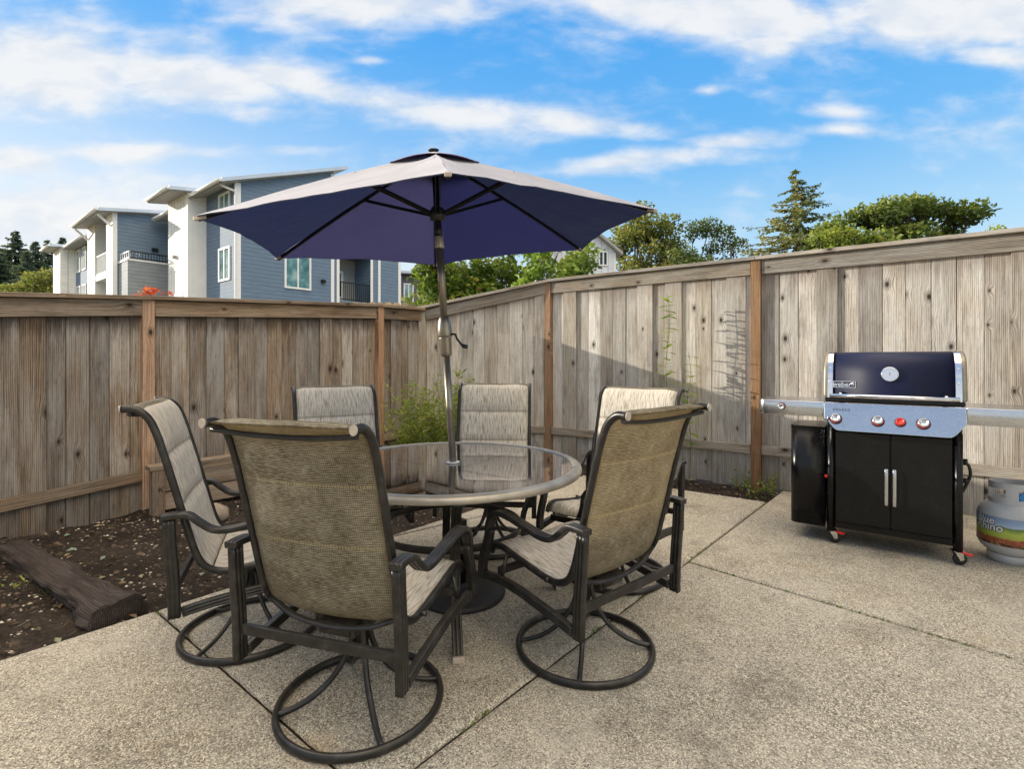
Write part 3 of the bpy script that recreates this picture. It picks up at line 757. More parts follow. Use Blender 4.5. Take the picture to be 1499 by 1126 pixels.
L3 = (L2[0] + ld.x * 2.44, L2[1] + ld.y * 2.44); L4 = (L3[0] + ld.x * 2.44, L3[1] + ld.y * 2.44); L5 = (L4[0] + ld.x * 2.44, L4[1] + ld.y * 2.44)
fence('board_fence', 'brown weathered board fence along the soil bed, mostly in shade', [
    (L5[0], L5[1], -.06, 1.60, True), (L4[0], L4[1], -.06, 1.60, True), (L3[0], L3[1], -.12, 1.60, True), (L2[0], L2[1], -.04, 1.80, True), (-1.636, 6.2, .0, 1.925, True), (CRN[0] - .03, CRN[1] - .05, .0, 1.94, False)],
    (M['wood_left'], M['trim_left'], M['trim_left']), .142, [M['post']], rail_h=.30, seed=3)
fence('board_fence', 'pale grey sunlit board fence behind the grill, with orange posts', [
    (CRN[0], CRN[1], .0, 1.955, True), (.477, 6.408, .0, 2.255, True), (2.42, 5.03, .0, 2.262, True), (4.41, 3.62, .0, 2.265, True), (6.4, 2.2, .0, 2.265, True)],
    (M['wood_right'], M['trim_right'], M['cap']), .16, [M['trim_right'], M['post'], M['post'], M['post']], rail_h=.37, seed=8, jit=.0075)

# light picket fence of the neighbours, its dog-eared tops over the corner
root = thing('picket_fence', 'pale new dog-eared picket fence peeking over the brown fence near the corner', 'fence', (-6.4, 9.2, 0))
mb = MB(); x = 0.0
pd = Vector((1, -.02, 0)).normalized()
while x < 7.2:
    w = .135; zt_ = 2.28 + .012 * RND.random() - .012 * x * 0; r = RND.random(); p = pd * x
    y0_, y1_ = p.y, p.y + .018
    pts_ = [(0, 0), (w, 0), (w, zt_ - .035), (w - .035, zt_), (.035, zt_), (0, zt_ - .035)]
    f0 = [mb.vert((p.x + a, y0_, b), (a, 0, 3 - b), r) for a, b in pts_]; f1 = [mb.vert((p.x + a, y1_, b), (a, .018, 3 - b), r) for a, b in pts_]
    mb.face(f0, 0, False); mb.face(f1[::-1], 0, False)
    for j in range(6): mb.face((f0[j], f1[j], f1[(j + 1) % 6], f0[(j + 1) % 6])[::-1], 0, False)
    x += w + .012
mb.build('picket_panel', M['picket'], root)
mb = MB(); mb.beam((0, .045, 1.9), (7.2, -.1, 1.9), .038, .088, (0, 1, 0), 0, .4); mb.build('fence_rail', M['picket'], root)

# ------------------------------------------------------------------ chairs
def rect_prof(w, h, groove=True, b=.004):
    """rounded rectangle w (side) x h (up), with shallow grooves on the two wide faces"""
    hw, hh = w / 2, h / 2; P = []
    def edge(x0, y0, x1, y1, nx, ny, ln):
        if groove and ln > .035:
            for f_, dp in ((.24, 0), (.28, 1), (.34, 1), (.38, 0), (.62, 0), (.66, 1), (.72, 1), (.76, 0)):
                P.append((lerp(x0, x1, f_) - nx * .0022 * dp, lerp(y0, y1, f_) - ny * .0022 * dp))
    P.append((hw - b, -hh)); P.append((hw - b * .3, -hh + b * .3)); P.append((hw, -hh + b)); edge(hw, -hh, hw, hh, 1, 0, h)
    P.append((hw, hh - b)); P.append((hw - b * .3, hh - b * .3)); P.append((hw - b, hh)); edge(hw, hh, -hw, hh, 0, 1, w)
    P.append((-hw + b, hh)); P.append((-hw + b * .3, hh - b * .3)); P.append((-hw, hh - b)); edge(-hw, hh, -hw, -hh, -1, 0, h)
    P.append((-hw, -hh + b)); P.append((-hw + b * .3, -hh + b * .3)); P.append((-hw + b, -hh)); edge(-hw, -hh, hw, -hh, 0, -1, w)
    return P
RAIL = [(-.430, 1.060), (-.385, 1.058), (-.345, 1.025), (-.318, .965), (-.290, .87), (-.262, .765), (-.235, .66), (-.208, .555), (-.185, .475), (-.155, .418), (-.10, .388), (-.03, .386), (.08, .402), (.18, .42), (.25, .431), (.295, .424), (.32, .39)]
railc = catmull([(0, y, z) for y, z in RAIL], 5)
# arc length parametrisation
cum = [0.0]
for a_, b_ in zip(railc, railc[1:]): cum.append(cum[-1] + (b_ - a_).length)
def rail_at(s):
    s = max(0, min(cum[-1] - 1e-6, s))
    for i in range(len(cum) - 1):
        if cum[i + 1] >= s:
            t = (s - cum[i]) / (cum[i + 1] - cum[i]); p = railc[i].lerp(railc[i + 1], t)
            a = railc[max(0, i - 1)]; b = railc[min(len(railc) - 1, i + 2)]; d = (b - a).normalized()
            return p, Vector((0, -d.z, d.y)) * -1.0   # normal towards the sitter (front/up)
S_END = cum[-1]; S_SEAT = None
for i, p in enumerate(railc):
    if p.z < .40 and S_SEAT is None: S_SEAT = cum[i]
def front_normal(n):   # make sure it points forward/up
    return n if (n.y + n.z) > 0 else -n
def sling_part(s0, s1, seams, wdt, pad):
    mb = MB(); NU = 60; NV = 18
    def off(s, t):
        """pad thickness"""
        d = min([abs(s - q) for q in seams]) if seams else .1
        e = 1 - (abs(t)) ** 6
        return pad * min(1, (d / .045)) ** .5 * e
    def pt(u, v, side):
        s = lerp(s0, s1, u); t = v * 2 - 1
        p, n = rail_at(s); n = front_normal(n)
        th = off(s, t)
        sag = -.016 * (1 - t * t) * (1 if s > .12 else s / .12)
        wr = .0025 * mnoise.noise(Vector((t * 2.2, s * 14, side * 3)))
        q = p + n * (sag + wr + (.004 + th if side > 0 else -.003 - th * .45)); q.x = t * wdt
        return (q, (t * wdt, s, side * .1), 0.0)
    fr = mb.grid(lambda u, v: pt(u, v, 1), NU, NV, 0)
    bk = mb.grid(lambda u, v: pt(u, v, -1), NU, NV, 1, True)
    if s0 < .1:      # the hem rolled over the top bar shows the woven side
        for i in range(int(.05 / (s1 - s0) * NU) + 1):
            for j in range(NV): mb.m[i * NV + j] = 1
    for i in range(NU):
        mb.face((fr[i][0], bk[i][0], bk[i + 1][0], fr[i + 1][0]), 1); mb.face((fr[i][NV], fr[i + 1][NV], bk[i + 1][NV], bk[i][NV]), 1)
    for j in range(NV):
        mb.face((fr[0][j], fr[0][j + 1], bk[0][j + 1], bk[0][j]), 1); mb.face((fr[NU][j], bk[NU][j], bk[NU][j + 1], fr[NU][j + 1]), 1)
    return mb
CH_G = 'swivel sling chairs around the glass table'
def make_chair():
    root = thing('swivel_chair', 'x', 'chair', group=CH_G)
    sling_part(.012, S_SEAT - .004, [.012, .26, .47, S_SEAT - .004], .247, .019).build('backrest', [M['sling_front'], M['sling_back']], root)
    sling_part(S_SEAT, S_END - .004, [S_SEAT, S_END], .247, .012).build('seat', [M['sling_front'], M['sling_back']], root)
    for sx_ in (-1, 1):
        mb = MB(); mb.tube([(sx_ * (.262), p.y, p.z) for p in railc], (.0115, .0145), 12, side=(1, 0, 0))
        rl = mb.build('sling_rail', M['frame'], root)
        mb = MB(); p, d = railc[0], (railc[0] - railc[1]).normalized()
        mb.tube([Vector((sx_ * .262, p.y, p.z)) + d * .0005, Vector((sx_ * .262, p.y, p.z)) + d * .006], (.0125, .0152), 12, side=(1, 0, 0))
        mb.build('end_cap', M['endcap'], rl)
    mb = MB(); p, n = rail_at(.03)
    pth = catmull([(-.255, p.y - .006, p.z - .022), (-.13, p.y + .016, p.z - .036), (0, p.y + .024, p.z - .04), (.13, p.y + .016, p.z - .036), (.255, p.y - .006, p.z - .022)], 6)
    mb.tube(pth, .0085, 10); mb.build('back_crossbar', M['frame'], root)
    mb = MB()
    pth = catmull([(-.258, -.165, .425), (-.14, -.185, .385), (0, -.19, .372), (.14, -.185, .385), (.258, -.165, .425)], 6)
    mb.tube(pth, (.008, .013), 10, side=(0, 0, 1)); mb.build('seat_crossbar', M['frame'], root)
    for sx_ in (-1, 1):
        X = sx_ * .305
        prof = rect_prof(.028, .042); aprof = rect_prof(.043, .022)
        mb = MB(); mb.sweep(catmull([(X, -.248, .245), (X, -.252, .38), (X, -.262, .52), (X, -.268, .628)], 5), prof, (1, 0, 0)); mb.build('rear_leg', M['frame'], root, .0)
        mb = MB(); mb.sweep(catmull([(X, -.292, .640), (X, -.245, .643), (X, -.20, .638), (X, -.16, .604), (X, -.115, .572), (X, -.05, .566), (X, .05, .582), (X, .14, .595), (X, .205, .596), (X, .25, .578), (X, .272, .545), (X, .280, .512)], 5), aprof, (1, 0, 0)); mb.build('armrest', M['frame'], root)
        mb = MB(); mb.sweep(catmull([(X, .274, .512), (X, .288, .46), (X, .312, .40), (X, .327, .35), (X, .330, .283)], 5), prof, (1, 0, 0)); mb.build('front_leg', M['frame'], root)
        mb = MB(); mb.sweep(catmull([(X, .304, .302), (X, .2, .312), (X, .08, .308), (X, -.05, .292), (X, -.15, .277), (X, -.222, .262)], 5), rect_prof(.026, .036), (1, 0, 0)); mb.build('lower_rail', M['frame'], root)
        for q in ([(sx_ * .274, -.06, .392), (sx_ * .291, -.06, .392)], [(sx_ * .274, .2, .41), (sx_ * .296, .2, .33)]):
            mb = MB(); mb.tube(q, .0085, 8); mb.build('seat_bracket', M['frame'], root)
    for (y, z) in ((-.25, .35), (.235, .335)):
        mb = MB(); mb.beam((-.289, y, z), (.289, y, z), .018, .034, (0, 1, 0)); mb.build('stretcher', M['frame'], root, .003)
    mb = MB()
    mb.bx(-.10, .10, -.11, .12, .335, .362); mb.bx(-.07, .07, -.15, -.11, .318, .366)
    mb.build('swivel_plate', M['frame'], root, .004)
    mb = MB(); mb.lathe([(.018, .17), (.026, .175), (.026, .27), (.036, .275), (.036, .335)], 20); mb.tube([(-.055, -.135, .335), (.055, -.135, .335)], .02, 12); mb.build('swivel_hub', M['frame'], root)
    mb = MB()
    mb.tube([(.286 * math.cos(2 * PI * j / 64), .286 * math.sin(2 * PI * j / 64), .016) for j in range(64)], (.016, .0125), 12, closed=True, side=(0, 0, 1)); mb.build('base_ring', M['frame'], root)
    for k in range(4):
        a = rad(38 + 90 * k + (8 if k % 2 else 0)); mb = MB()
        mb.tube(catmull([(q * math.cos(a), q * math.sin(a), z) for q, z in ((.022, .285), (.036, .23), (.062, .165), (.105, .105), (.165, .058), (.225, .032), (.281, .02))], 5), (.011, .0095), 10); mb.build('base_spoke', M['frame'], root)
    return root
def face(fx, fy): return math.atan2(fy, fx) - PI / 2
chair0 = make_chair()
CH = [((-.55, 1.86), (.293, .956), 'dark framed sling chair nearest the camera, its olive woven back turned to the viewer'),
      ((.315, 2.21), (-.64, .77), 'front right sling chair with a glowing tan back, closer to the grill'),
      ((-1.205, 2.36), (.92, .39), 'left sling chair in side view beside the soil bed, facing right'),
      ((-1.03, 3.17), (.5, -.87), 'far left sling chair with a pale front, between the brown fence and the table'),
      ((-.15, 3.46), (-.06, -1), 'sling chair behind the pole, facing the camera across the glass table'),
      ((.60, 2.98), (-.6, -.8), 'far right sling chair mostly hidden behind the front right chair')]
for i, (p, fc, lb) in enumerate(CH):
    c = chair0 if i == 0 else copy_tree(chair0)
    c.location = (p[0], p[1], 0); c.rotation_euler = (0, 0, face(*fc)); c['label'] = lb

# ------------------------------------------------------------------ table
TX, TY, TZ, TR = -.325, 2.675, .708, .686
root = thing('patio_table', 'round patio table with tinted glass top and bronze metal rim', 'table', (TX, TY, 0))
mb = MB()
rp = [(.640, -.010), (.640, .002), (.652, .005), (.668, .004), (.680, -.002), (.686, -.011), (.686, -.024), (.681, -.031), (.673, -.033), (.663, -.031), (.655, -.02), (.648, -.012)]
n_ = 96; rings = [[mb.vert((q * math.cos(2 * PI * j / n_), q * math.sin(2 * PI * j / n_), TZ + z)) for q, z in rp] for j in range(n_)]
for j in range(n_):
    A_, B_ = rings[j], rings[(j + 1) % n_]
    for k in range(len(rp)): mb.face((A_[k], B_[k], B_[(k + 1) % len(rp)], A_[(k + 1) % len(rp)]))
mb.build('table_rim', M['rim'], root)
mb = MB(); HX, HY = .013, .012
n_ = 64; o1 = [mb.vert((.6415 * math.cos(2 * PI * j / n_), .6415 * math.sin(2 * PI * j / n_), TZ - .003)) for j in range(n_)]
i1 = [mb.vert((HX + .026 * math.cos(2 * PI * j / n_), HY + .026 * math.sin(2 * PI * j / n_), TZ - .003)) for j in range(n_)]
for j in range(n_): mb.face((o1[j], o1[(j + 1) % n_], i1[(j + 1) % n_], i1[j]), 0, False)
mb.build('glass_top', M['glass'], root)
mb = MB(); mb.lathe([(.022, -.012), (.026, -.002), (.036, .002), (.036, .005), (.022, .006)], 32, (HX, HY, TZ), None, 0, 0, False); mb.build('hole_grommet', M['white_plastic'], root)
fa = math.atan2(2.09 - TY, -.22 - TX)
for k in range(4):
    a = fa + k * PI / 2; sd_ = (-math.sin(a), math.cos(a), 0); mb = MB()
    pth = catmull([(q * math.cos(a), q * math.sin(a), z) for q, z in ((.645, .672), (.56, .655), (.48, .59), (.415, .48), (.388, .38), (.40, .27), (.455, .15), (.53, .06), (.578, .012))], 5)
    mb.sweep(pth, rect_prof(.046, .022), sd_); lg = mb.build('leg', M['frame'], root)
    mb = MB(); mb.box((.582 * math.cos(a), .582 * math.sin(a), .012), (.03, .05, .024), Matrix.Rotation(a, 3, 'Z')); mb.build('foot_cap', M['endcap'], lg, .004)
mb = MB(); mb.tube([(.372 * math.cos(2 * PI * j / 72), .372 * math.sin(2 * PI * j / 72), .385) for j in range(72)], (.018, .007), 10, closed=True, side=(0, 0, 1)); mb.build('support_ring', M['frame'], root)
for k in range(2):
    a = fa + PI / 4 + k * PI / 2; mb = MB(); mb.beam((-.645 * math.cos(a), -.645 * math.sin(a), TZ - .042 - .012 * k), (.645 * math.cos(a), .645 * math.sin(a), TZ - .042 - .012 * k), .01, .01, (0, 0, 1)); 
    # rods carry the glass; they stop short of the pole on each side
    mb = MB()
    for s_ in (-1, 1): mb.tube([(s_ * .05 * math.cos(a), s_ * .05 * math.sin(a), TZ - .03 - .012 * k), (s_ * .655 * math.cos(a), s_ * .655 * math.sin(a), TZ - .03)], .006, 8)
    mb.build('glass_support', M['frame'], root)

# ------------------------------------------------------------------ umbrella and base
UN = Vector((-.05418, -.06264, .99656)).normalized()
UA = Vector((-.39668, 2.58053, 2.29592))
UB = UA - UN * ((2.29592 - .03) / UN.z)
root = thing('umbrella_base', 'round black umbrella base on the concrete under the table', 'umbrella base', (UB.x, UB.y, 0))
mb = MB(); mb.lathe([(.235, 0), (.238, .006), (.238, .022), (.228, .032), (.16, .042), (.06, .052), (.034, .06), (.034, .065)], 64)
mb.build('base_plate', M['dark_base'], root)
mb = MB(); mb.lathe([(.030, .062), (.030, .36), (.033, .365), (.033, .39), (.026, .395)], 24); mb.build('base_stem', M['black_metal'], root)
mb = MB(); mb.tube([(.03, 0, .33), (.075, 0, .33)], .006, 8); mb.lathe([(.0, .07), (.017, .072), (.019, .085), (.0, .092)], 12, (0, 0, .33), Matrix.Rotation(PI / 2, 3, 'Y')); mb.build('clamp_knob', M['black_plastic'], root)
uu = Vector((0, 1, 0)).cross(UN).normalized(); uv = UN.cross(uu)
root = thing('patio_umbrella', 'open navy patio umbrella over the table, its top coloured pale for sheen', 'umbrella', UB)
root.rotation_mode = 'QUATERNION'; root.rotation_quaternion = Matrix((uu, uv, UN)).transposed().to_quaternion()
H0 = 1.854; AP = 2.273; UR = 1.0749; a0 = -1.40633
def ribp(k, t):
    """point on rib k, t 0 apex..1 tip; slightly bowed"""
    a = a0 + k * PI / 3; r_ = UR * t
    return Vector((r_ * math.cos(a), r_ * math.sin(a), lerp(AP, H0, t) + .014 * math.sin(PI * t)))
def can_pt(k, t, v, dz=0.0):
    e = 1 - .036 * (1 - (2 * v - 1) ** 2) * t ** 3
    tt = t * e
    p = ribp(k, tt).lerp(ribp(k + 1, tt), v)
    sag = .028 * (1 - (2 * v - 1) ** 2) * math.sin(PI * min(1, t * .95)) 
    wr = (.006 * mnoise.noise(Vector((p.x * 5, p.y * 5, k * 2))) + .004 * mnoise.noise(Vector((v * 9, t * 2.2, k * 3.7)))) * t
    p = p + Vector((0, 0, -sag + wr + dz)); return p
mb = MB()
for k in range(6):
    mb.grid(lambda u, v: (can_pt(k, .05 + .95 * u, v, .002), None, 0), 22, 14, 0)
    mb.grid(lambda u, v: (can_pt(k, .05 + .95 * u, v, -.0025), None, 0), 22, 14, {3: 2, 2: 3}.get(k, 1), True)  # per-panel tones put lit and unlit panels into the colour
    # hem
    def hem(u, v):
        p = can_pt(k, 1.0, v, .002 if u < .5 else -.0025); return (p, None, 0)
    mb.grid(hem, 1, 14, 1)
can = mb.build('canopy', [M['canopy_top'], M['canopy_under'], M['canopy_under_lit'], M['canopy_under_blue']], root)
mb = MB()
for k in range(6):
    a = a0 + k * PI / 3
    def vent(u, v, dz):
        t = .008 + .225 * u * (1 - .10 * (1 - (2 * v - 1) ** 2) * u)
        p = ribp(k, t).lerp(ribp(k + 1, t), v); return (p + Vector((0, 0, .012 - .004 * u + .012 * (1 - (2 * v - 1) ** 2) * u + dz)), None, 0)
    mb.grid(lambda u, v: vent(u, v, 0), 6, 8, 1 if k in (0, 5) else 0); mb.grid(lambda u, v: vent(u, v, -.003), 6, 8, 0, True)  # front vent panels coloured pale to paint sunlit fabric
mb.build('vent_cap', [M['canopy_dark'], M['canopy_top']], can)
mb = MB(); mb.lathe([(.012, AP + .004), (.012, AP + .014), (.026, AP + .016), (.028, AP + .02), (.016, AP + .024), (.0, AP + .025)], 20); mb.build('finial', M['black_plastic'], root)
ZC = 1.352
mb = MB(); mb.lathe([(.0185, 0.06), (.0185, .95), (.0205, .955), (.0205, .985), (.0185, .99), (.0185, ZC - .1)], 24); mb.lathe([(.0195, ZC + .1), (.0195, 1.845)], 24); mb.build('pole', M['pole'], root)
mb = MB(); mb.lathe([(.0185, 1.86), (.0185, 1.90), (.016, 1.91), (.016, AP + .01)], 20); mb.build('upper_pole', M['black_metal'], root)
mb = MB(); mb.lathe([(.022, 1.80), (.024, 1.805), (.024, 1.855), (.022, 1.86)], 20); mb.build('tilt_collar', M['rim'], root)
mb = MB(); mb.lathe([(.021, ZC - .11), (.027, ZC - .105), (.030, ZC - .09), (.033, ZC - .015), (.0335, ZC - .01)], 24); mb.lathe([(.037, ZC - .008), (.039, ZC + .0), (.038, ZC + .03), (.033, ZC + .065), (.026, ZC + .09), (.021, ZC + .097)], 24)
ck = mb.build('crank_housing', M['pole'], root)
mb = MB(); mb.tube([(.034, -.015, ZC + .005), (.056, -.02, ZC + .003), (.062, -.021, ZC - .02), (.09, -.025, ZC - .06)], .006, 8); mb.tube([(.088, -.025, ZC - .058), (.115, -.028, ZC - .066)], .0105, 10); mb.build('crank_handle', M['black_plastic'], ck)
ZH = 1.972
mb = MB(); mb.lathe([(.02, ZH - .035), (.038, ZH - .03), (.042, ZH - .005), (.042, ZH + .012), (.03, ZH + .03), (.02, ZH + .035)], 24); mb.build('runner_hub', M['black_plastic'], root)
mb = MB(); mb.lathe([(.017, AP - .05), (.045, AP - .045), (.048, AP - .02), (.03, AP - .008)], 24); mb.build('crown_hub', M['black_plastic'], root)
for k in range(6):
    a = a0 + k * PI / 3; sd_ = Vector((-math.sin(a), math.cos(a), 0))
    mb = MB(); pth = [ribp(k, t) + Vector((0, 0, -.012)) for t in [.04 + .95 * i / 16 for i in range(17)]]
    mb.sweep(pth, [(-.0055, -.008), (.0055, -.008), (.0055, .008), (-.0055, .008)], sd_, smooth=False); rb = mb.build('rib', M['black_metal'], root)
    mb = MB(); q = ribp(k, .40) + Vector((0, 0, -.02)); h_ = Vector((.04 * math.cos(a), .04 * math.sin(a), ZH))
    for s_ in (-1, 1): mb.beam(h_ + sd_ * .009 * s_, q + sd_ * .011 * s_, .004, .015, sd_)
    mb.tube([q - sd_ * .016 + Vector((0, 0, .012)), q + sd_ * .016 + Vector((0, 0, .012))], .005, 8)
    mb.build('strut', M['black_metal'], rb)
    mb = MB(); p = ribp(k, .965) + Vector((0, 0, -.012)); p2 = ribp(k, 1.004) + Vector((0, 0, -.004)); mb.beam(p, p2, .022, .014, sd_); mb.build('tip_cap', M['endcap'], rb, .003)

# ------------------------------------------------------------------ grill
GA = math.atan2(-.586, .81)
root = thing('gas_grill', 'black gas grill on casters with closed lid and stainless control panel', 'grill', (2.150, 3.475, 0), GA)
mb = MB(); mb.bx(.045, .655, .012, .47, .112, .155); mb.bx(.045, .655, .45, .47, .157, .775); mb.bx(.045, .06, .02, .448, .157, .775); mb.bx(.64, .655, .02, .448, .157, .775); mb.bx(.062, .638, .03, .448, .757, .775)
cab = mb.build('cabinet', M['cabinet'], root, .004)
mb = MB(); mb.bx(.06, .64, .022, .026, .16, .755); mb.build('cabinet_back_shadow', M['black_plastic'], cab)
for (x, y) in ((.022, .02), (.678, .02), (.022, .46), (.678, .46)):
    mb = MB(); mb.tube([(x, y, .085), (x, y, .80)], (.024, .03), 18, side=(1, 0, 0)); mb.build('corner_post', M['cabinet'], root)
for i, (x0, x1, hx) in enumerate(((.049, .345, .327), (.351, .651, .369))):
    mb = MB(); mb.bx(x0, x1, -.006, .011, .16, .765); d_ = mb.build('door', M['cabinet'], root, .004, 3)
    mb = MB(); mb.sweep(catmull([(hx, -.007, .545), (hx, -.028, .538), (hx, -.032, .43), (hx, -.028, .322), (hx, -.007, .315)], 5), rect_prof(.018, .006, False, .002), (1, 0, 0)); mb.build('handle', M['steel'], d_)
# tank cover, rounded, left of the doors
mb = MB(); pr = [(-.012, .005)]
for i in range(13):
    t = i / 12 * PI / 2; pr.append((-.172 - .05 * math.sin(t), .05 - .045 * math.cos(t)))
pr += [(-.22, .36), (-.19, .40), (-.012, .40)]
lo = [mb.vert((x, y, .105)) for x, y in pr]; hi = [mb.vert((x, y, .79)) for x, y in pr]; k_ = len(pr)
for i in range(k_): mb.face((lo[(i + 1) % k_], lo[i], hi[i], hi[(i + 1) % k_]), 0, True)
mb.face(hi[::-1], 0, False); mb.face(lo, 0, False); mb.build('tank_cover', M['cabinet'], root)
mb = MB(); mb.tube([(-.004, .0, .46), (-.004, -.012, .455)], .009, 8); mb.build('gauge_clip', M['red'], root)
# firebox between panel and lid
mb = MB(); mb.bx(.0, .70, .03, .46, .80, .968); mb.bx(-.012, .712, .0, .48, .969, .992); mb.build('firebox', M['black_metal'], root, .004)
# control panel: outline bowed at both lower ends, face raked
def py(z): return -.028 - .075 * (.965 - z) / .18
out_ = [(-.012, .965), (.712, .965), (.712, .868)]
for i in range(1, 9):
    t = i / 8; out_.append((.712 - .085 * t, .868 - .083 * (math.sin(t * PI / 2) ** 1.2)))
for i in range(8, 0, -1):
    t = i / 8; out_.append((-.012 + .085 * t, .868 - .083 * (math.sin(t * PI / 2) ** 1.2)))
out_.append((-.012, .868))
mb = MB(); f0 = [mb.vert((x, py(z), z)) for x, z in out_]; f1 = [mb.vert((x, max(.012, py(z) + .05), z)) for x, z in out_]; k_ = len(out_)
mb.face(f0[::-1], 0, False)
for i in range(k_): mb.face((f0[i], f0[(i + 1) % k_], f1[(i + 1) % k_], f1[i]), 0, False)
pan = mb.build('control_panel', M['steel'], root, .004, 3)
ptilt = math.atan2(.075, .18)
Rk = Matrix.Rotation(PI / 2 - ptilt * 1.0, 3, 'X')          # local z -> out of the panel
def knob(x, z, rr, mat, parent, y=None, R_=Rk, skirt=True, name='knob', h=.03):
    mb = MB(); c = (x, (py(z) if y is None else y), z)
    mb.lathe([(rr * 1.22, .0005), (rr * 1.22, .003), (rr * 1.02, .0045)], 32, c, R_, 1)
    if skirt: mb.lathe([(rr * .98, .004), (rr * 1.0, .012), (rr * .96, .014)], 32, c, R_, 2)
    mb.lathe([(rr * .93, .0142), (rr * .93, h), (rr * .86, h + .005), (rr * .7, h + .0055), (rr * .66, h + .002), (0.0, h + .002)], 32, c, R_, 0)
    mb.build(name, [mat, M['ink'], M['red']], parent)
for x in (.056, .282, .509): knob(x, .857, .030, M['steel'], pan)
knob(.397, .858, .025, M['red'], pan, h=.026)
knob(-.012 + .035 - .02, .858, .013, M['steel'], pan, skirt=False, name='igniter_button', h=.012)
mb = MB()
add_text(mb, 'GENESIS', .022, lambda p: Vector((.085 + p.x, py(.918 + p.y * .95) - .001 - p.z, .918 + p.y * .95)), spacing=1.25)
mb.build('lettering', M['ink'], pan)
for (x0, x1, sgn) in ((-.425, -.014, -1), (.714, 1.125, 1)):
    mb = MB(); pr = []
    xo = x0 if sgn < 0 else x1; xi = x1 if sgn < 0 else x0
    pr.append((xi, -.028)); rc = .05
    for i in range(9):
        t = i / 8 * PI / 2; pr.append((xo - sgn * rc + sgn * rc * math.sin(t), -.028 + rc - rc * math.cos(t)))
    pr += [(xo, .44), (xi, .44)]
    if sgn < 0: pr = pr[::-1]
    lo = [mb.vert((x, y, .862)) for x, y in pr]; hi = [mb.vert((x, y, .963)) for x, y in pr]; k_ = len(pr)
    for i in range(k_): mb.face((lo[i], lo[(i + 1) % k_], hi[(i + 1) % k_], hi[i]), 0, True)
    mb.face(hi, 0, False); mb.face(lo[::-1], 0, False)
    sh = mb.build('side_shelf', M['steel'], root, .003)
    if sgn < 0: knob(-.272, .922, .022, M['steel'], sh, -.029, Matrix.Rotation(PI / 2, 3, 'X'))
# lid: profile swept across, cast ends, trims
LP = [(-.002, .995), (.004, 1.065), (.016, 1.14), (.036, 1.205), (.072, 1.257), (.13, 1.29), (.21, 1.304), (.30, 1.30), (.37, 1.27), (.42, 1.215), (.45, 1.13), (.46, .995)]
LPs = [(p.y, p.z) for p in catmull([(0, a, b) for a, b in LP], 4)]
def lid_shell(x0, x1, off, mat, name, parent, bev=0):
    mb = MB(); prev = None; rings = []
    c = Vector((.23, 1.05))
    for x in (x0, x1):
        rings.append([mb.vert((x, a + (a - .23) * off, b + (b - .99) * off)) for a, b in LPs])
    k_ = len(LPs)
    for i in range(k_ - 1): mb.face((rings[0][i], rings[1][i], rings[1][i + 1], rings[0][i + 1]), 0, True)
    mb.face(rings[0][::1], 0, False); mb.face(rings[1][::-1], 0, False)
    mb.face((rings[0][0], rings[0][-1], rings[1][-1], rings[1][0]), 0, False)
    return mb.build(name, mat, parent, bev)
lid = lid_shell(.036, .664, 0.0, M['lid'], 'lid', root)
for x0, x1 in ((-.022, .0355), (.6645, .722)):
    inner = x1 if x0 < .3 else x0
    e_ = lid_shell(x0, x1, .012, M['cast_alu'], 'lid_end', lid, .012)
    ax, bx_ = (.004, .034) if x0 < .3 else (.666, .696)
    mb = MB(); n_ = 26
    rr_ = [[mb.vert((x, a + (a - .23) * .028 - .001, b + (b - .99) * .02)) for a, b in LPs[:n_]] for x in (ax, bx_)]
    for i in range(n_ - 1): mb.face((rr_[0][i], rr_[1][i], rr_[1][i + 1], rr_[0][i + 1]), 0, True)
    for i in (1, 6, 11, 15):
        a, b = LPs[i]; mb.lathe([(.006, 0), (.005, .003), (0, .004)], 10, ((ax + bx_) / 2, a + (a - .23) * .028 - .001, b + (b - .99) * .02), Matrix.Rotation(PI / 2, 3, 'X'))
    mb.build('trim_strip', M['chrome'], e_)
mb = MB(); mb.tube([(.02, -.062, 1.012), (.68, -.062, 1.012)], .0135, 18)
h_ = mb.build('lid_handle', M['chrome'], lid)
mb = MB()
for x in (.08, .62):
    mb = MB(); mb.tube([(x, -.058, 1.014), (x, .001, 1.03)], .012, 12); mb.build('handle_mount', M['steel'], h_)
lt = math.atan2(.038 , .19)
Rl = Matrix.Rotation(PI / 2 - lt * .6, 3, 'X')
mb = MB(); c = (.345, .022, 1.155); mb.lathe([(.03, 0), (.03, .012), (.046, .014), (.047, .026), (.043, .03), (.041, .0285)], 32, c, Rl, 0); mb.lathe([(.041, .028), (0, .0281)], 32, c, Rl, 1)
add_text(mb, 'I', .03, lambda p: Vector(c) + Rl @ Vector((p.x, p.y, .0287 + p.z)), .0004, 0, 2)
mb.build('thermometer', [M['chrome'], M['white_plastic'], M['ink']], lid)
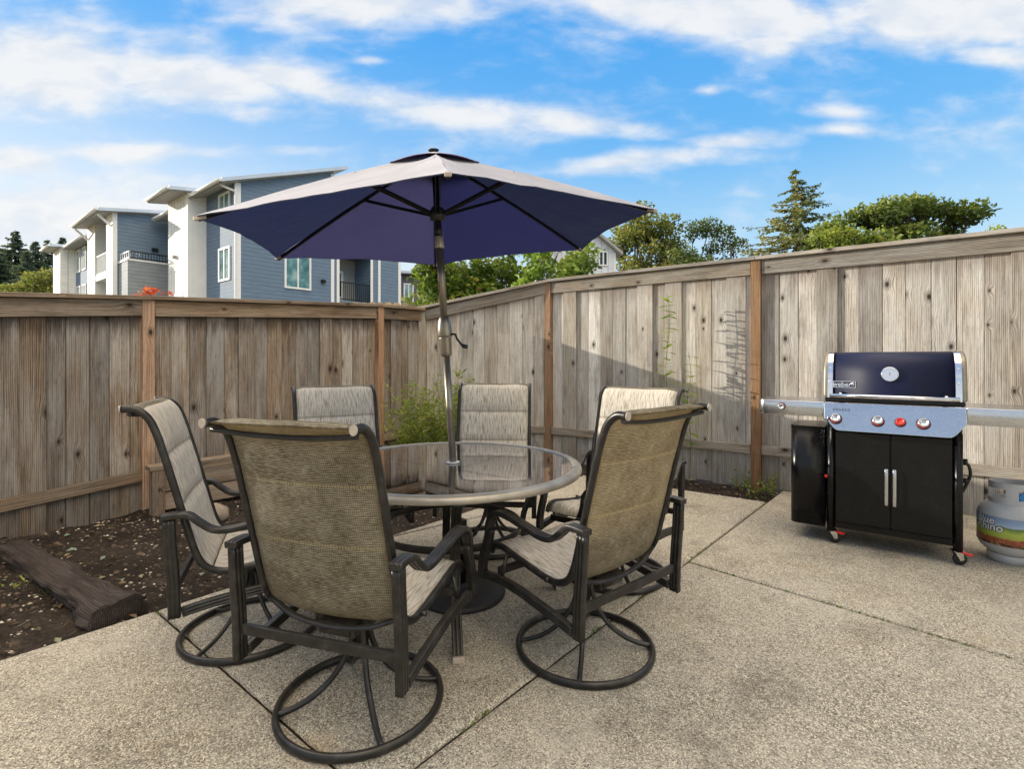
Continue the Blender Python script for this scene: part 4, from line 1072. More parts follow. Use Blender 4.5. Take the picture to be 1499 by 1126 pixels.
# badge: frame, black field, letters, little kettle
mb = MB(); bc = Vector((.100, .0085, 1.085)); Rb = Matrix.Rotation(PI / 2 - .12, 3, 'X')
def bt(p): return bc + Rb @ Vector((p[0] * .84, p[1] * .84, p[2]))
def bbox_(x0, x1, y0, y1, z0, z1, m):
    L = [(x0, y0, z0), (x1, y0, z0), (x1, y1, z0), (x0, y1, z0), (x0, y0, z1), (x1, y0, z1), (x1, y1, z1), (x0, y1, z1)]
    mb.hexa([bt(l) for l in L], None, 0, m)
bbox_(-.076, .076, -.026, .026, -.012, .004, 0); bbox_(-.071, .071, -.0215, .0215, .004, .0048, 1)
add_text(mb, 'weber', .050, lambda p: bt((-.017 + p.x * .98, p.y * 1.0 - .001, .0058 + p.z)), .0008, .0009, 0)
kx = .054
mb.lathe([(0.0, .0072), (.0095, .0068), (.0105, .005)], 16, bt((kx, .003, 0)), Rb, 0)
bbox_(kx - .0125, kx + .0125, .0015, .0035, .0072, .0078, 1)
bbox_(kx - .007, kx - .0055, -.014, -.004, .005, .0066, 0); bbox_(kx + .0055, kx + .007, -.014, -.004, .005, .0066, 0); bbox_(kx - .002, kx + .002, .012, .0155, .005, .0066, 0)
mb.build('badge', [M['chrome'], M['ink']], lid)
# gas hose and valve peeking at the right side
mb = MB(); mb.tube(catmull([(.705, .1, .62), (.735, .11, .6), (.745, .12, .54), (.725, .13, .47), (.705, .13, .42)], 6), .009, 8); mb.lathe([(.02, 0), (.02, .022), (.0, .024)], 14, (.708, .1, .62), Matrix.Rotation(PI / 2, 3, 'Y')); mb.lathe([(.016, 0), (.016, .03), (.0, .032)], 14, (.708, .13, .5), Matrix.Rotation(PI / 2, 3, 'Y')); mb.build('gas_hose', M['black_plastic'], root)
# casters
for i, (x, y, az_, red) in enumerate(((.03, .03, 20, True), (.675, .03, 25, True), (.03, .45, 200, False), (.70, .47, 200, False))):
    Rz = Matrix.Rotation(rad(az_), 3, 'Z')
    mb = MB(); mb.box((x, y, .086), (.06, .055, .006), Rz)
    for s_ in (-1, 1):
        P = [Vector((-.022, s_ * .018, .083)), Vector((.022, s_ * .018, .083)), Vector((.026, s_ * .018, .036)), Vector((.006, s_ * .018, .03))]
        q = [mb.vert(Vector((x, y, 0)) + Rz @ p) for p in P]; q2 = [mb.vert(Vector((x, y, 0)) + Rz @ (p + Vector((0, s_ * .003, 0)))) for p in P]
        mb.face(q, 0, False); mb.face(q2[::-1], 0, False)
        for j in range(4): mb.face((q[j], q2[j], q2[(j + 1) % 4], q[(j + 1) % 4]), 0, False)
    cs = mb.build('caster', M['chrome'], root)
    wc = Vector((x, y, 0)) + Rz @ Vector((.014, 0, .038))
    mb = MB(); mb.lathe([(.012, -.013), (.03, -.013), (.036, -.008), (.038, 0), (.036, .008), (.03, .013), (.012, .013)], 28, wc, Rz @ Matrix.Rotation(PI / 2, 3, 'X')); mb.build('wheel', M['rubber'], cs)
    if red:
        mb = MB(); mb.box(Vector((x, y, .086)) + Matrix.Rotation(rad(-25), 3, 'Z') @ Vector((.055, -.01, -.002)), (.05, .034, .008), Matrix.Rotation(rad(-25), 3, 'Z') @ Matrix.Rotation(.12, 3, 'Y')); mb.build('brake_tab', M['red'], cs, .003)

# ------------------------------------------------------------------ propane tank
PT = Vector((3.10, 3.17, 0))
pa = math.atan2(-PT.y, -PT.x)     # direction towards the patio viewer
root = thing('propane_tank', 'grey propane tank with a printed landscape wrap beside the grill', 'propane tank', PT)
TRD = .153
mb = MB(); mb.lathe([(.0, .035), (.06, .038), (.105, .055), (.138, .085), (.150, .112), (TRD, .13), (TRD, .285), (.150, .302), (.138, .33), (.11, .357), (.07, .372), (.03, .377), (.0, .378)], 64); body = mb.build('tank_body', M['tank'], root)
mb = MB(); mb.lathe([(.100, 0), (.104, 0), (.108, .045), (.104, .052)], 48, caps=False); mb.lathe([(.096, 0), (.1, .05)], 48, caps=False); mb.build('foot_ring', M['tank'], root)
mb = MB(); n_ = 72
def collar(a):
    """cut-outs in the collar"""
    return None
rr = .098
for j in range(n_):
    a1 = 2 * PI * j / n_; a2 = 2 * PI * (j + 1) / n_
    ph = (math.degrees(a1 - pa) + 540) % 360 - 180
    posts = any(abs(ph - q) < 16 for q in (5, -120, 128))
    bands = [(.362, .392), (.452, .492)] + ([(.392, .452)] if posts else [])
    for z0, z1 in bands:
        P = []
        for z in (z0, z1):
            for (r_, a) in ((rr, a1), (rr, a2), (rr - .0035, a2), (rr - .0035, a1)):
                P.append((r_ * math.cos(a), r_ * math.sin(a), z))
        mb.hexa(P)
mb.build('collar', M['tank'], root)
mb = MB(); mb.lathe([(.018, .375), (.018, .415), (.026, .42), (.026, .435), (.012, .44)], 16); va = pa + .75
mb.tube([(0, 0, .405), (.06 * math.cos(va), .06 * math.sin(va), .405)], .014, 12); vv = mb.build('valve', M['cast_alu'], root)
mb = MB(); mb.tube([(.052 * math.cos(va), .052 * math.sin(va), .41), (.093 * math.cos(va), .093 * math.sin(va), .412)], .026, 14); mb.build('valve_plug', M['blue_plastic'], vv)
def wrapmat():
    t = NT('landscape_wrap')
    co = t.n('TexCoord').outputs['Object']; s = t.n('SeparateXYZ', {0: co}); z = s.outputs[2]
    n = t.noise(co, 14, 5, .6); n3 = t.noise(co, 60, 4, .7)
    zz = t.math('ADD', z, t.math('MULTIPLY', t.math('SUBTRACT', n, .5), .055))
    f = t.math('DIVIDE', t.math('SUBTRACT', zz, .115), .175)
    c = t.ramp(f, [(0.0, (.02, .02, .02)), (.10, (.05, .03, .02)), (.14, (.35, .1, .04)), (.28, (.3, .075, .03)), (.33, (.38, .42, .06)), (.5, (.42, .5, .08)), (.6, (.2, .3, .05)), (.66, (.1, .17, .05)), (.7, (.38, .48, .6)), (.85, (.25, .36, .52)), (1.0, (.22, .3, .45))])
    food = t.math('MULTIPLY', t.math('SUBTRACT', 1.0, t.sstep(f, .3, .36)), t.sstep(n3, .45, .6))
    c = t.mix(t.math('MULTIPLY', food, .8), c, t.ramp(t.noise(co, 35, 3), [(.35, (.04, .015, .01)), (.5, (.45, .12, .05)), (.62, (.6, .35, .16))]))
    return t.done(t.bsdf(c, .35))
mb = MB(); mb.lathe([(TRD + .0008, .118), (TRD + .0012, .12), (TRD + .0012, .287), (TRD + .0008, .289)], 64, caps=False); wr_ = mb.build('printed_wrap', wrapmat(), body)
def cyl(a_, x, y, dz, r_): 
    a = a_ + x / TRD; return Vector((r_ * math.cos(a), r_ * math.sin(a), y + dz))
ta = pa - rad(43)
mb = MB()
for mi, bo, ro in ((0, .0035, .0018), (1, .001, .0026)):
    add_text(mb, 'Blue', .062, lambda p: cyl(ta, p.x - .008, p.y, .262 + .0, TRD + ro + p.z * .1), .0005, bo, mi, .1)
    add_text(mb, 'Rhino', .062, lambda p: cyl(ta, p.x + .012, p.y, .222 + .0, TRD + ro + p.z * .1), .0005, bo, mi, .1)
mb.build('lettering', [M['ink'], M['ink_white']], wr_)
mb = MB()
def patch(a_, w, z0, z1, r_, m):
    mb.grid(lambda u, v: (cyl(a_, (u - .5) * w, lerp(z0, z1, v), 0, r_), None, 0), 8, 2, m)
patch(pa + rad(38), .06, .168, .262, TRD + .002, 0); patch(pa + rad(38), .06, .158, .1675, TRD + .002, 1); patch(pa + rad(38), .036, .21, .23, TRD + .0026, 2); patch(pa + rad(34), .02, .238, .25, TRD + .0026, 3)
mb.build('decal', [M['decal_blue'], M['red'], M['ink_white'], M['red']], wr_)

# ------------------------------------------------------------------ bed furniture: old tie, planter wall, rocks
t0 = Vector((-1.93, 2.50, -.02)); t1 = Vector((-3.36, 3.40, -.03)); mb = MB(); n_ = 46
td = (t1 - t0).normalized(); ts = lnorm(td); prof = []
K = 28
rings = []
for i in range(n_ + 1):
    u = i / n_; p = t0.lerp(t1, u); ring = []
    for j in range(K):
        a = 2 * PI * j / K
        cx_, cz_ = math.cos(a), math.sin(a); e = 1 / max(abs(cx_), abs(cz_)) ** .82
        w, h = .092, .05
        flare = 1 + .35 * math.exp(-((u - .03) / .07) ** 2) - .12 * u
        nz = mnoise.noise(Vector((u * 5, cx_ * 1.4, cz_ * 1.4))) * .026 + mnoise.noise(Vector((u * 16, cx_ * 5, cz_ * 5))) * .016 * (2.0 if u < .2 else 1) + mnoise.noise(Vector((u * 9, cx_ * 14, cz_ * 14))) * .009
        q = p + ts * (cx_ * e * w * flare + nz * cx_) + Vector((0, 0, cz_ * e * h * flare + nz * cz_ + .02))
        if i < 3: q = q - td * ((3 - i) / 3 * (.05 * mnoise.noise(Vector((cx_ * 2.6, cz_ * 2.6, 4))) + .02 * mnoise.noise(Vector((cx_ * 9, cz_ * 9, 2)))))
        ring.append(mb.vert(q, (cx_ * w * 2, cz_ * h * 2, u * 1.7), .35))
    rings.append(ring)
for A_, B_ in zip(rings, rings[1:]):
    for j in range(K): mb.face((A_[j], B_[j], B_[(j + 1) % K], A_[(j + 1) % K]))
mb.face(rings[0], 0, False); mb.face(rings[-1][::-1], 0, False)
tie = thing('timber_edging', 'dark decayed timber lying in the soil at the patio edge', 'timber', (0, 0, 0)); bpy.data.objects.remove(tie)
tag(mb.build('timber_log', M['tie']), 'dark decayed timber lying in the soil beside the patio edge', 'timber')

pf = Vector((-2.93, 4.20, 0)); pdv = Vector((.646, .763, 0)); pn = Vector((pdv.y, -pdv.x, 0))
root = thing('planter_wall', 'low timber planter wall against the brown fence behind the left chair', 'planter', pf)
mb = MB(); mb.box((0, 0, .13), (.09, .09, .42), Matrix(((pdv.x, pn.x, 0), (pdv.y, pn.y, 0), (0, 0, 1))), 0, .3); mb.build('planter_post', M['trim_left'], root, .004)
for z in (.07, .225):
    mb = MB(); mb.beam(pdv * .048 + Vector((0, 0, z)), pdv * 2.1 + Vector((0, 0, z)), .038, .14, pn, 0, RND.random()); mb.build('planter_board', M['trim_left'], root, .004)
mb = MB(); mb.beam(-pdv * .06 + Vector((0, 0, .36)) - pn * .02, pdv * 2.15 + Vector((0, 0, .36)) - pn * .02, .14, .036, pn, 0, .6); mb.build('planter_cap', M['trim_left'], root, .004)
def rock(p, s, lab):
    mb = MB(); n_ = 26
    def fn(u, v):
        a = u * 2 * PI; b = (v - .5) * PI; q = Vector((math.cos(a) * math.cos(b), math.sin(a) * math.cos(b), math.sin(b)))
        f = 1 + .28 * mnoise.noise(q * 1.3 + Vector(p) * 5) + .07 * mnoise.noise(q * 5)
        return (Vector((q.x * s[0], q.y * s[1], q.z * s[2])) * f, None, 0)
    mb.grid(fn, 20, 12); o = mb.build('rock', M['rock'], None, 0, 2, p); tag(o, lab, 'rock', 'rocks by the planter wall')
rock((-2.35, 4.05, .03), (.09, .07, .075), 'rounded tan rock on the soil behind the left chair arm')
rock((-2.12, 4.32, .02), (.08, .08, .06), 'second tan rock on the soil, nearer the far left chair')

# ------------------------------------------------------------------ plants
def grassy(name, lab, cat, loc, n, hmin, hmax, spread, mat, seed, leafy=.5, Lf=.05, Wf=.014):
    R_ = random.Random(seed); root = thing(name, lab, cat, loc); ms = MB(); ml = MB()
    for i in range(n):
        a = R_.uniform(0, 6.28); r_ = spread * math.sqrt(R_.random()); h = R_.uniform(hmin, hmax) * (1 - .35 * r_ / spread)
        b = Vector((r_ * math.cos(a), r_ * math.sin(a), -.03)); lean = Vector((math.cos(a), math.sin(a), 0)) * R_.uniform(.02, .35) * h
        top = b + lean + Vector((R_.gauss(0, .03), R_.gauss(0, .03), h))
        pth = catmull([b, b.lerp(top, .5) - lean * .12, top], 4)
        ms.tube(pth, .0022, 5, scale=[1 - .7 * j / (len(pth) - 1) for j in range(len(pth))])
        m_ = int(h / .028)
        for j in range(m_):
            t = R_.uniform(.12, 1.0); q = pth[min(len(pth) - 1, int(t * (len(pth) - 1)))] + Vector((R_.gauss(0, .008), R_.gauss(0, .008), R_.gauss(0, .02)))
            aa = R_.uniform(0, 6.28)
            ml.leaf(q, (math.cos(aa), math.sin(aa), R_.uniform(-.2, 1.1)), Lf * R_.uniform(.5, 1.5), Wf * R_.uniform(.6, 1.3), R_.random(), Vector((R_.gauss(0, .5), R_.gauss(0, .5), 1)))
    ms.build('stem', M['stem'], root); ml.build('foliage', mat, root); return root
grassy('weed_clump', 'tall yellow-green weeds growing in the fence corner behind the pole', 'weeds', (-.78, 5.6, 0), 300, .45, 1.42, .45, M['leaf_weed'], 5, Lf=.075, Wf=.018)
grassy('weed_clump', 'low leafy weed at the foot of the fence left of the grill', 'weeds', (2.30, 4.86, 0), 42, .08, .30, .2, M['leaf_weed'], 6, Lf=.04, Wf=.02)
grassy('weed_clump', 'sparse low weeds in the soil at the far left of the timber', 'weeds', (-2.75, 2.75, -.02), 40, .03, .1, .25, M['leaf_weed'], 9, Lf=.05, Wf=.01)
for k_, (lx, ly, hh, nl, lab) in enumerate(((1.60, 5.24, 1.93, 26, 'tall thin vine with paired leaves standing against the sunlit fence'), (1.80, 5.18, 1.33, 15, 'shorter thin vine stem beside the tall vine at the sunlit fence'))):
    R_ = random.Random(20 + k_); root = thing('climbing_vine', lab, 'vine', (lx, ly, 0)); ms = MB(); ml = MB()
    pth = catmull([(0, 0, -.05), (.02, .0, hh * .3), (-.012, .01, hh * .6), (.015, -.01, hh * .82), (.0, .0, hh)], 8)
    ms.tube(pth, .0045, 6, scale=[1 - .6 * j / (len(pth) - 1) for j in range(len(pth))])
    tg = Vector((.8156, -.5787, 0)); 
    for j in range(nl):
        t = .28 + .72 * j / nl; q = pth[int(t * (len(pth) - 1))]; q = q + Vector((0, 0, R_.uniform(-.02, .02)))
        base_a = (j % 2) * PI / 2 + R_.uniform(-.5, .5) + .5
        for s_ in (0, PI):
            d = Vector((math.cos(base_a + s_), math.sin(base_a + s_), R_.uniform(-.05, .5))); L_ = R_.uniform(.10, .155) * (1.1 - .25 * t)
            sdv = d.cross(Vector((0, 0, 1))).normalized(); r_ = R_.random()
            # three-segment arched leaf
            prevl = None
            for i in range(5):
                u = i / 4; c_ = q + d * (L_ * u) + Vector((0, 0, -.03 * u * u)); w_ = .056 * math.sin(PI * min(1, .12 + u * .88)) + .001
                a_ = ml.vert(c_ + sdv * w_ * .5, None, r_); b_ = ml.vert(c_ - sdv * w_ * .5, None, r_)
                if prevl: ml.face((prevl[0], a_, b_, prevl[1]), 0, True)
                prevl = (a_, b_)
    ms.build('stem', M['stem'], root); ml.build('foliage', M['leaf_vine'], root)

def tree(name, lab, base, trunk_h, trunk_r, clumps, mat, leafL, per, seed, group=None, cat='tree', bark=True, flat=.7, mats2=None):
    """clumps: list of (x,y,z,r) relative to base"""
    R_ = random.Random(seed); root = thing(name, lab, cat, base, 0, group); mt = MB(); ml = MB()
    top = Vector((0, 0, trunk_h))
    mt.tube(catmull([(0, 0, -.3), (.05 * trunk_h * R_.uniform(-1, 1), 0, trunk_h * .5), top], 5), trunk_r, 9, scale=[1 - .45 * j / 10 for j in range(11)])
    for (x, y, z, r) in clumps:
        c = Vector((x, y, z)); st = top * R_.uniform(.75, 1.0)
        mid = st.lerp(c, .5) + Vector((R_.gauss(0, .1), R_.gauss(0, .1), -.06)) * (c - st).length
        pth = catmull([st, mid, c], 4); mt.tube(pth, trunk_r * .42, 6, scale=[1 - .8 * j / (len(pth) - 1) for j in range(len(pth))])
        for b in range(3):
            e = c + Vector((R_.gauss(0, 1), R_.gauss(0, 1), R_.gauss(0, .7))).normalized() * r * .9
            mt.tube([c.lerp(mid, .3), c.lerp(e, .5) + Vector((0, 0, .05 * r)), e], trunk_r * .13, 5, scale=[1, .7, .25])
        for i in range(int(per * (r ** 2))):
            q = Vector((R_.gauss(0, 1), R_.gauss(0, 1), R_.gauss(0, 1))).normalized() * (r * R_.random() ** .42); q.z *= flat
            nz = mnoise.noise((c + q) * (1.6 / max(.3, r)) + Vector((seed, 0, 0)))
            if nz < -.12: continue
            d = Vector((R_.gauss(0, 1), R_.gauss(0, 1), R_.gauss(0, .7)))
            shade = min(1, max(0, .25 + .32 * (q.z / (r * flat)) - .22 * (q.x / r) + R_.gauss(0, .22) + .3 * nz))  # light painted into leaf colour: paler on top and sunward side
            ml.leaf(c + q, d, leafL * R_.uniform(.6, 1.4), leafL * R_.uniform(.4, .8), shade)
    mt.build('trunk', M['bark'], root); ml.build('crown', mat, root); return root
def blob(n, rx, ry, z0, z1, rc, seed, shape='dome'):
    R_ = random.Random(seed); out = []
    for i in range(n):
        a = R_.uniform(0, 6.28); t = R_.random() ** .5; z = R_.uniform(0, 1)
        k_ = math.sqrt(max(.05, 1 - (z * 2 - .7) ** 2 / 1.7)) if shape == 'dome' else 1
        out.append((rx * t * k_ * math.cos(a), ry * t * k_ * math.sin(a), lerp(z0, z1, z), rc * R_.uniform(.7, 1.25)))
    return out
TG = 'trees beyond the fences'
# hedge just over the fence
hb = []
R_ = random.Random(4)
for i in range(96):
    x = R_.uniform(-1.5, 1.25); zt_ = (3.34 if x < -.1 else 3.46) - .06 * abs(x + .1) + R_.uniform(-.22, .0); hb.append((x, R_.uniform(-.5, .5), R_.uniform(1.6, zt_ - .22), R_.uniform(.24, .36)))
tree('hedge_bush', 'dense leafy yellow-green bush just over the fence corner', (.05, 8.7, 0), 1.3, .05, hb, M['leaf_hedge'], .10, 2300, 31, cat='bush')
vb = [(R_.uniform(-.5, .55), R_.uniform(-.2, .2), R_.uniform(1.9, 3.02), R_.uniform(.14, .24)) for i in range(18)]
tree('leafy_bush', 'broad-leaved green vine bush in front of the hedge by the white house', (.62, 7.75, 0), 1.6, .025, vb, M['leaf_vine'], .12, 1500, 32, cat='bush')
# oak and airy tree behind the white house
cl_ = blob(34, 3.3, 2.6, 7.2, 13.1, 1.15, 41)
tree('oak_tree', 'olive-gold oak behind the white house', (11.0, 41, 0), 6.0, .34, cl_, M['leaf_oak'], .34, 210, 41, TG)
cl_ = [(-2.6, 0, 9.4, 1.0), (-1.6, .5, 10.9, 1.15), (-.3, 0, 11.8, 1.2), (1.0, 0, 12.1, 1.15), (2.2, .4, 11.6, 1.1), (3.1, 0, 10.6, 1.0), (2.7, .6, 9.3, .9), (1.2, 0, 10.3, .8), (-.9, 0, 9.6, .8), (.2, .8, 9.0, .8), (3.3, 0, 9.0, .6), (2.0, -.3, 8.6, .7), (-2.2, .4, 8.2, .8)]
tree('spreading_tree', 'airy spreading tree with dark open limbs, right of the oak', (15.1, 41.5, 0), 6.2, .26, cl_, M['leaf_green'], .27, 330, 43, TG)
cl_ = blob(16, 3.0, 2, 6.6, 9.2, 1.1, 45)
tree('oak_tree', 'low dark green tree under the oak and the airy tree', (12.4, 38, 0), 5.0, .25, cl_, M['leaf_green'], .3, 230, 45, TG)
# big round tree on the right with a yellow one before it
cl_ = []
R_ = random.Random(50)
for i in range(64):
    t = R_.random(); x = lerp(-6.0, 6.0, t); h = 13.5 - .058 * (x - 1.0) ** 2 + R_.uniform(-.3, .3)
    cl_.append((x, R_.uniform(-2.4, 2.4), R_.uniform(7.2, h - .9), R_.uniform(.9, 1.45)))
for i in range(14):
    x = lerp(-5.4, 5.0, i / 13); cl_.append((x, R_.uniform(-1, 1), 13.3 - .058 * (x - 1.0) ** 2 - .7 + R_.uniform(-.35, .2), R_.uniform(.8, 1.15)))
tree('broad_tree', 'large round dark green tree above the grill', (28.3, 38, 0), 6.5, .5, cl_, M['leaf_broad'], .34, 300, 50, TG)
cl_ = [(lerp(-2.4, 3.4, R_.random()), R_.uniform(-1, 1), R_.uniform(6.4, 9.0), R_.uniform(.7, 1.1)) for i in range(24)]
cl_ += [(lerp(-1.8, 3.0, i / 8), 0, 9.5 + R_.uniform(-.7, .7), .75) for i in range(9)]
tree('yellow_tree', 'bright yellow-green autumn tree in front of the round tree', (22.3, 34, 0), 5.5, .25, cl_, M['leaf_yellow'], .28, 260, 52, TG)
cl_ = [(lerp(-2.6, 3.2, R_.random()), R_.uniform(-1, 1), R_.uniform(7.4, 9.35), R_.uniform(.5, .9)) for i in range(16)]
tree('yellow_tree', 'small green treetop over the fence at the right edge', (31.5, 32, 0), 6, .2, cl_, M['leaf_yellow'], .26, 260, 53, TG)

def conifer(name, lab, base, H, Rb, mat, seed, droop=.25, tiers=24, dens=1.0, z0=.12, wisp=1.0, group=TG, cat='tree'):
    R_ = random.Random(seed); root = thing(name, lab, cat, base, 0, group); mt = MB(); ml = MB()
    mt.tube([(0, 0, -.3), (0, 0, H * .5), (0, 0, H)], H * .018, 8, scale=[1, .6, .08])
    for i in range(tiers):
        t = i / (tiers - 1); z = H * lerp(z0, .985, t); R0 = Rb * (1 - t) ** .8 + .12
        nb = max(4, int(9 * (1 - t) + 4))
        for b in range(nb):
            a = R_.uniform(0, 6.28); L = R0 * R_.uniform(.55, 1.12 * wisp); d = Vector((math.cos(a), math.sin(a), 0))
            def bp(u): return Vector((0, 0, z)) + d * (L * u) + Vector((0, 0, -droop * L * u + .42 * droop * L * u * u * 1.6))
            mt.tube([bp(0), bp(.5), bp(1)], H * .0028, 4, scale=[1, .7, .3])
            m_ = int((12 + 16 * L) * dens)
            for j in range(m_):
                u = R_.uniform(.12, 1.03); p = bp(u) + Vector((R_.gauss(0, .05), R_.gauss(0, .05), R_.gauss(0, .04))) * (1 + .3 * L)
                s_ = d.cross(Vector((0, 0, 1))) * R_.choice((-1, 1))
                dd = d * .5 + s_ * R_.uniform(.2, 1.1) + Vector((0, 0, R_.uniform(-.75, .1)))
                w = (1.12 - u) * .5 + .35
                sh = min(1, max(0, .35 - .3 * math.cos(a) + R_.gauss(0, .22)))  # needles coloured paler on the sunward side of the crown
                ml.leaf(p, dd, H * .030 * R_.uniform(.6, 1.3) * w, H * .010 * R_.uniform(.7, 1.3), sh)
    mt.build('trunk', M['bark'], root); ml.build('crown', mat, root)
conifer('conifer_tree', 'tall tapering spruce with wispy drooping branches against the sky', (25.1, 45, 0), 18.2, 6.6, M['leaf_conifer'], 61, .22, 27, .85, .3, 1.25)
for i, (px_, py_, Y, w) in enumerate(((22, 336, 62, 3.4), (52, 352, 60, 2.6), (-8, 352, 58, 3.0), (70, 350, 66, 2.2), (92, 346, 64, 1.7), (38, 366, 55, 2.4), (4, 362, 66, 3.0))):
    X = (px_ - 749.5) / 745 * Y; H = 1.25 + (527 - py_) * Y / 745
    conifer('fir_tree', ['tallest dark fir in the group left of the apartments', 'slender fir right of the tallest fir', 'dark fir cut by the left edge of the view', 'thin fir top nearest the apartment tower', 'small fir tip showing above the apartment roof', 'short fir in front of the tallest fir', 'broad fir behind the one at the left edge'][i], (X, Y, 0), H, w * 1.55, M['leaf_fir'], 70 + i, .32, 46, 1.3, .25)
cl_ = [(lerp(-2.0, 2.8, R_.random()), R_.uniform(-1.2, 1.2), R_.uniform(4.6, 7.6), R_.uniform(.7, 1.1)) for i in range(34)]
cl_ += [(.9, 0, 8.1, .9), (1.9, 0, 8.2, .8), (-.4, 0, 7.6, .8), (-1.4, 0, 6.9, .7)]
tree('round_bush', 'rounded pale green bush left of the apartment tower', (-37.6, 40.5, 0), 3.5, .22, cl_, M['leaf_oak'], .26, 260, 81, cat='bush')
cl_ = [(lerp(-1.2, 1.0, R_.random()), 0, R_.uniform(4.8, 7.0), .7) for i in range(8)]
tree('yellow_tree', 'small yellow-leaved tree low at the left edge of the view', (-41.6, 42, 0), 4, .16, cl_, M['leaf_yellow'], .24, 300, 82, TG)
# little shrubs peeking over the fence
cl_ = [(-.14, 0, 2.12, .08), (-.07, .02, 2.2, .09), (.08, 0, 2.08, .085), (.15, .02, 2.13, .08), (0, 0, 2.05, .08)]
tree('red_shrub', 'small red-leaved shrub tip above the brown fence', (-4.85, 6.9, 0), 1.85, .012, cl_, M['leaf_red'], .055, 7000, 83, cat='shrub')
cl_ = [(-.06, 0, 2.42, .1), (.05, 0, 2.5, .09), (0, .02, 2.34, .1)]
tree('yellow_shrub', 'small pale yellow shrub tip above the picket fence', (-2.0, 9.9, 0), 2.1, .012, cl_, M['leaf_yellow'], .06, 5000, 84, cat='shrub')

# ------------------------------------------------------------------ apartments
BA = math.atan2(.779, .627)
K0 = Vector((-11.9, 22.0, 0))
def window_part(parent, axis, c0, c1, z0, z1, pl, fr=.09, split=True, mat='win', outs=-1):
    """window on plane; axis 'x': spans x on plane y=pl facing -y; axis 'y': spans y on plane x=pl facing -x"""
    def b(mb, a0_, a1_, q0, q1, d0, d1, m=0):
        if axis == 'x': mb.bx(a0_, a1_, pl + outs * d1, pl + outs * d0, q0, q1, m) if outs > 0 else mb.bx(a0_, a1_, pl - d1, pl - d0, q0, q1, m)
        else: mb.bx(pl - d1, pl - d0, a0_, a1_, q0, q1, m)
    mb = MB()
    b(mb, c0, c1, z0, z0 + fr, .003, .06); b(mb, c0, c1, z1 - fr, z1, .003, .06); b(mb, c0, c0 + fr, z0 + fr, z1 - fr, .003, .06); b(mb, c1 - fr, c1, z0 + fr, z1 - fr, .003, .06)
    if split: mid_ = (c0 + c1) / 2; b(mb, mid_ - .035, mid_ + .035, z0 + fr, z1 - fr, .003, .05)
    f = mb.build('window', M['white_trim'], parent)
    mb = MB(); b(mb, c0 + fr, c1 - fr, z0 + fr, z1 - fr, .004, .02); mb.build('pane', M[mat], f)
def roof_slab(parent, x0, x1, y0, y1, za, zb_, th=.16, name='roof'):
    """shed roof rising along +x from za at x0 to zb_ at x1"""
    mb = MB()
    P = [(x0, y0, za - th), (x1, y0, zb_ - th), (x1, y1, zb_ - th), (x0, y1, za - th), (x0, y0, za), (x1, y0, zb_), (x1, y1, zb_), (x0, y1, za)]
    mb.hexa(P); r_ = mb.build(name, M['roof_metal'], parent)
    mb = MB(); e = .004
    mb.hexa([(x0 + .05, y0 + .05, za - th - .03), (x1 - .05, y0 + .05, zb_ - th - .03), (x1 - .05, y1 - .05, zb_ - th - .03), (x0 + .05, y1 - .05, za - th - .03), (x0 + .05, y0 + .05, za - th - e), (x1 - .05, y0 + .05, zb_ - th - e), (x1 - .05, y1 - .05, zb_ - th - e), (x0 + .05, y1 - .05, za - th - e)]); mb.build('soffit', M['soffit'], r_)
    mb = MB(); mb.tube([(x0 - .05, y0, za - .08), (x0 - .05, y1, za - .08)], .07, 8); mb.build('gutter', M['white_trim'], r_)
def wall(parent, x0, x1, y0, y1, z0, z1, mat, name='wall', zr=None):
    """box; zr: top height at x1 when the top rises along x"""
    mb = MB(); t1 = z1 if zr is None else zr
    mb.hexa([(x0, y0, z0), (x1, y0, z0), (x1, y1, z0), (x0, y1, z0), (x0, y0, z1), (x1, y0, t1), (x1, y1, t1), (x0, y1, z1)])
    return mb.build(name, M[mat], parent)
def trimbar(parent, x0, x1, y0, y1, z0, z1):
    mb = MB(); mb.bx(x0, x1, y0, y1, z0, z1); return mb.build('trim_board', M['white_trim'], parent)
def railing(parent, p0, p1, z0, z1, mat='black_metal', step=.12):
    mb = MB(); p0 = Vector(p0); p1 = Vector(p1); L = (p1 - p0).length; n_ = max(2, int(L / step))
    for i in range(n_ + 1):
        q = p0.lerp(p1, i / n_); mb.box((q.x, q.y, (z0 + z1) / 2), (.025, .025, z1 - z0))
    for z in (z0 + .06, z1): mb.beam((p0.x, p0.y, z), (p1.x, p1.y, z), .05, .045, (0, 0, 1))
    return mb.build('railing', M[mat], parent)
apt = thing('apartment_building', 'blue and cream apartment block with shed roofs beyond the brown fence', 'apartment building', K0, BA)
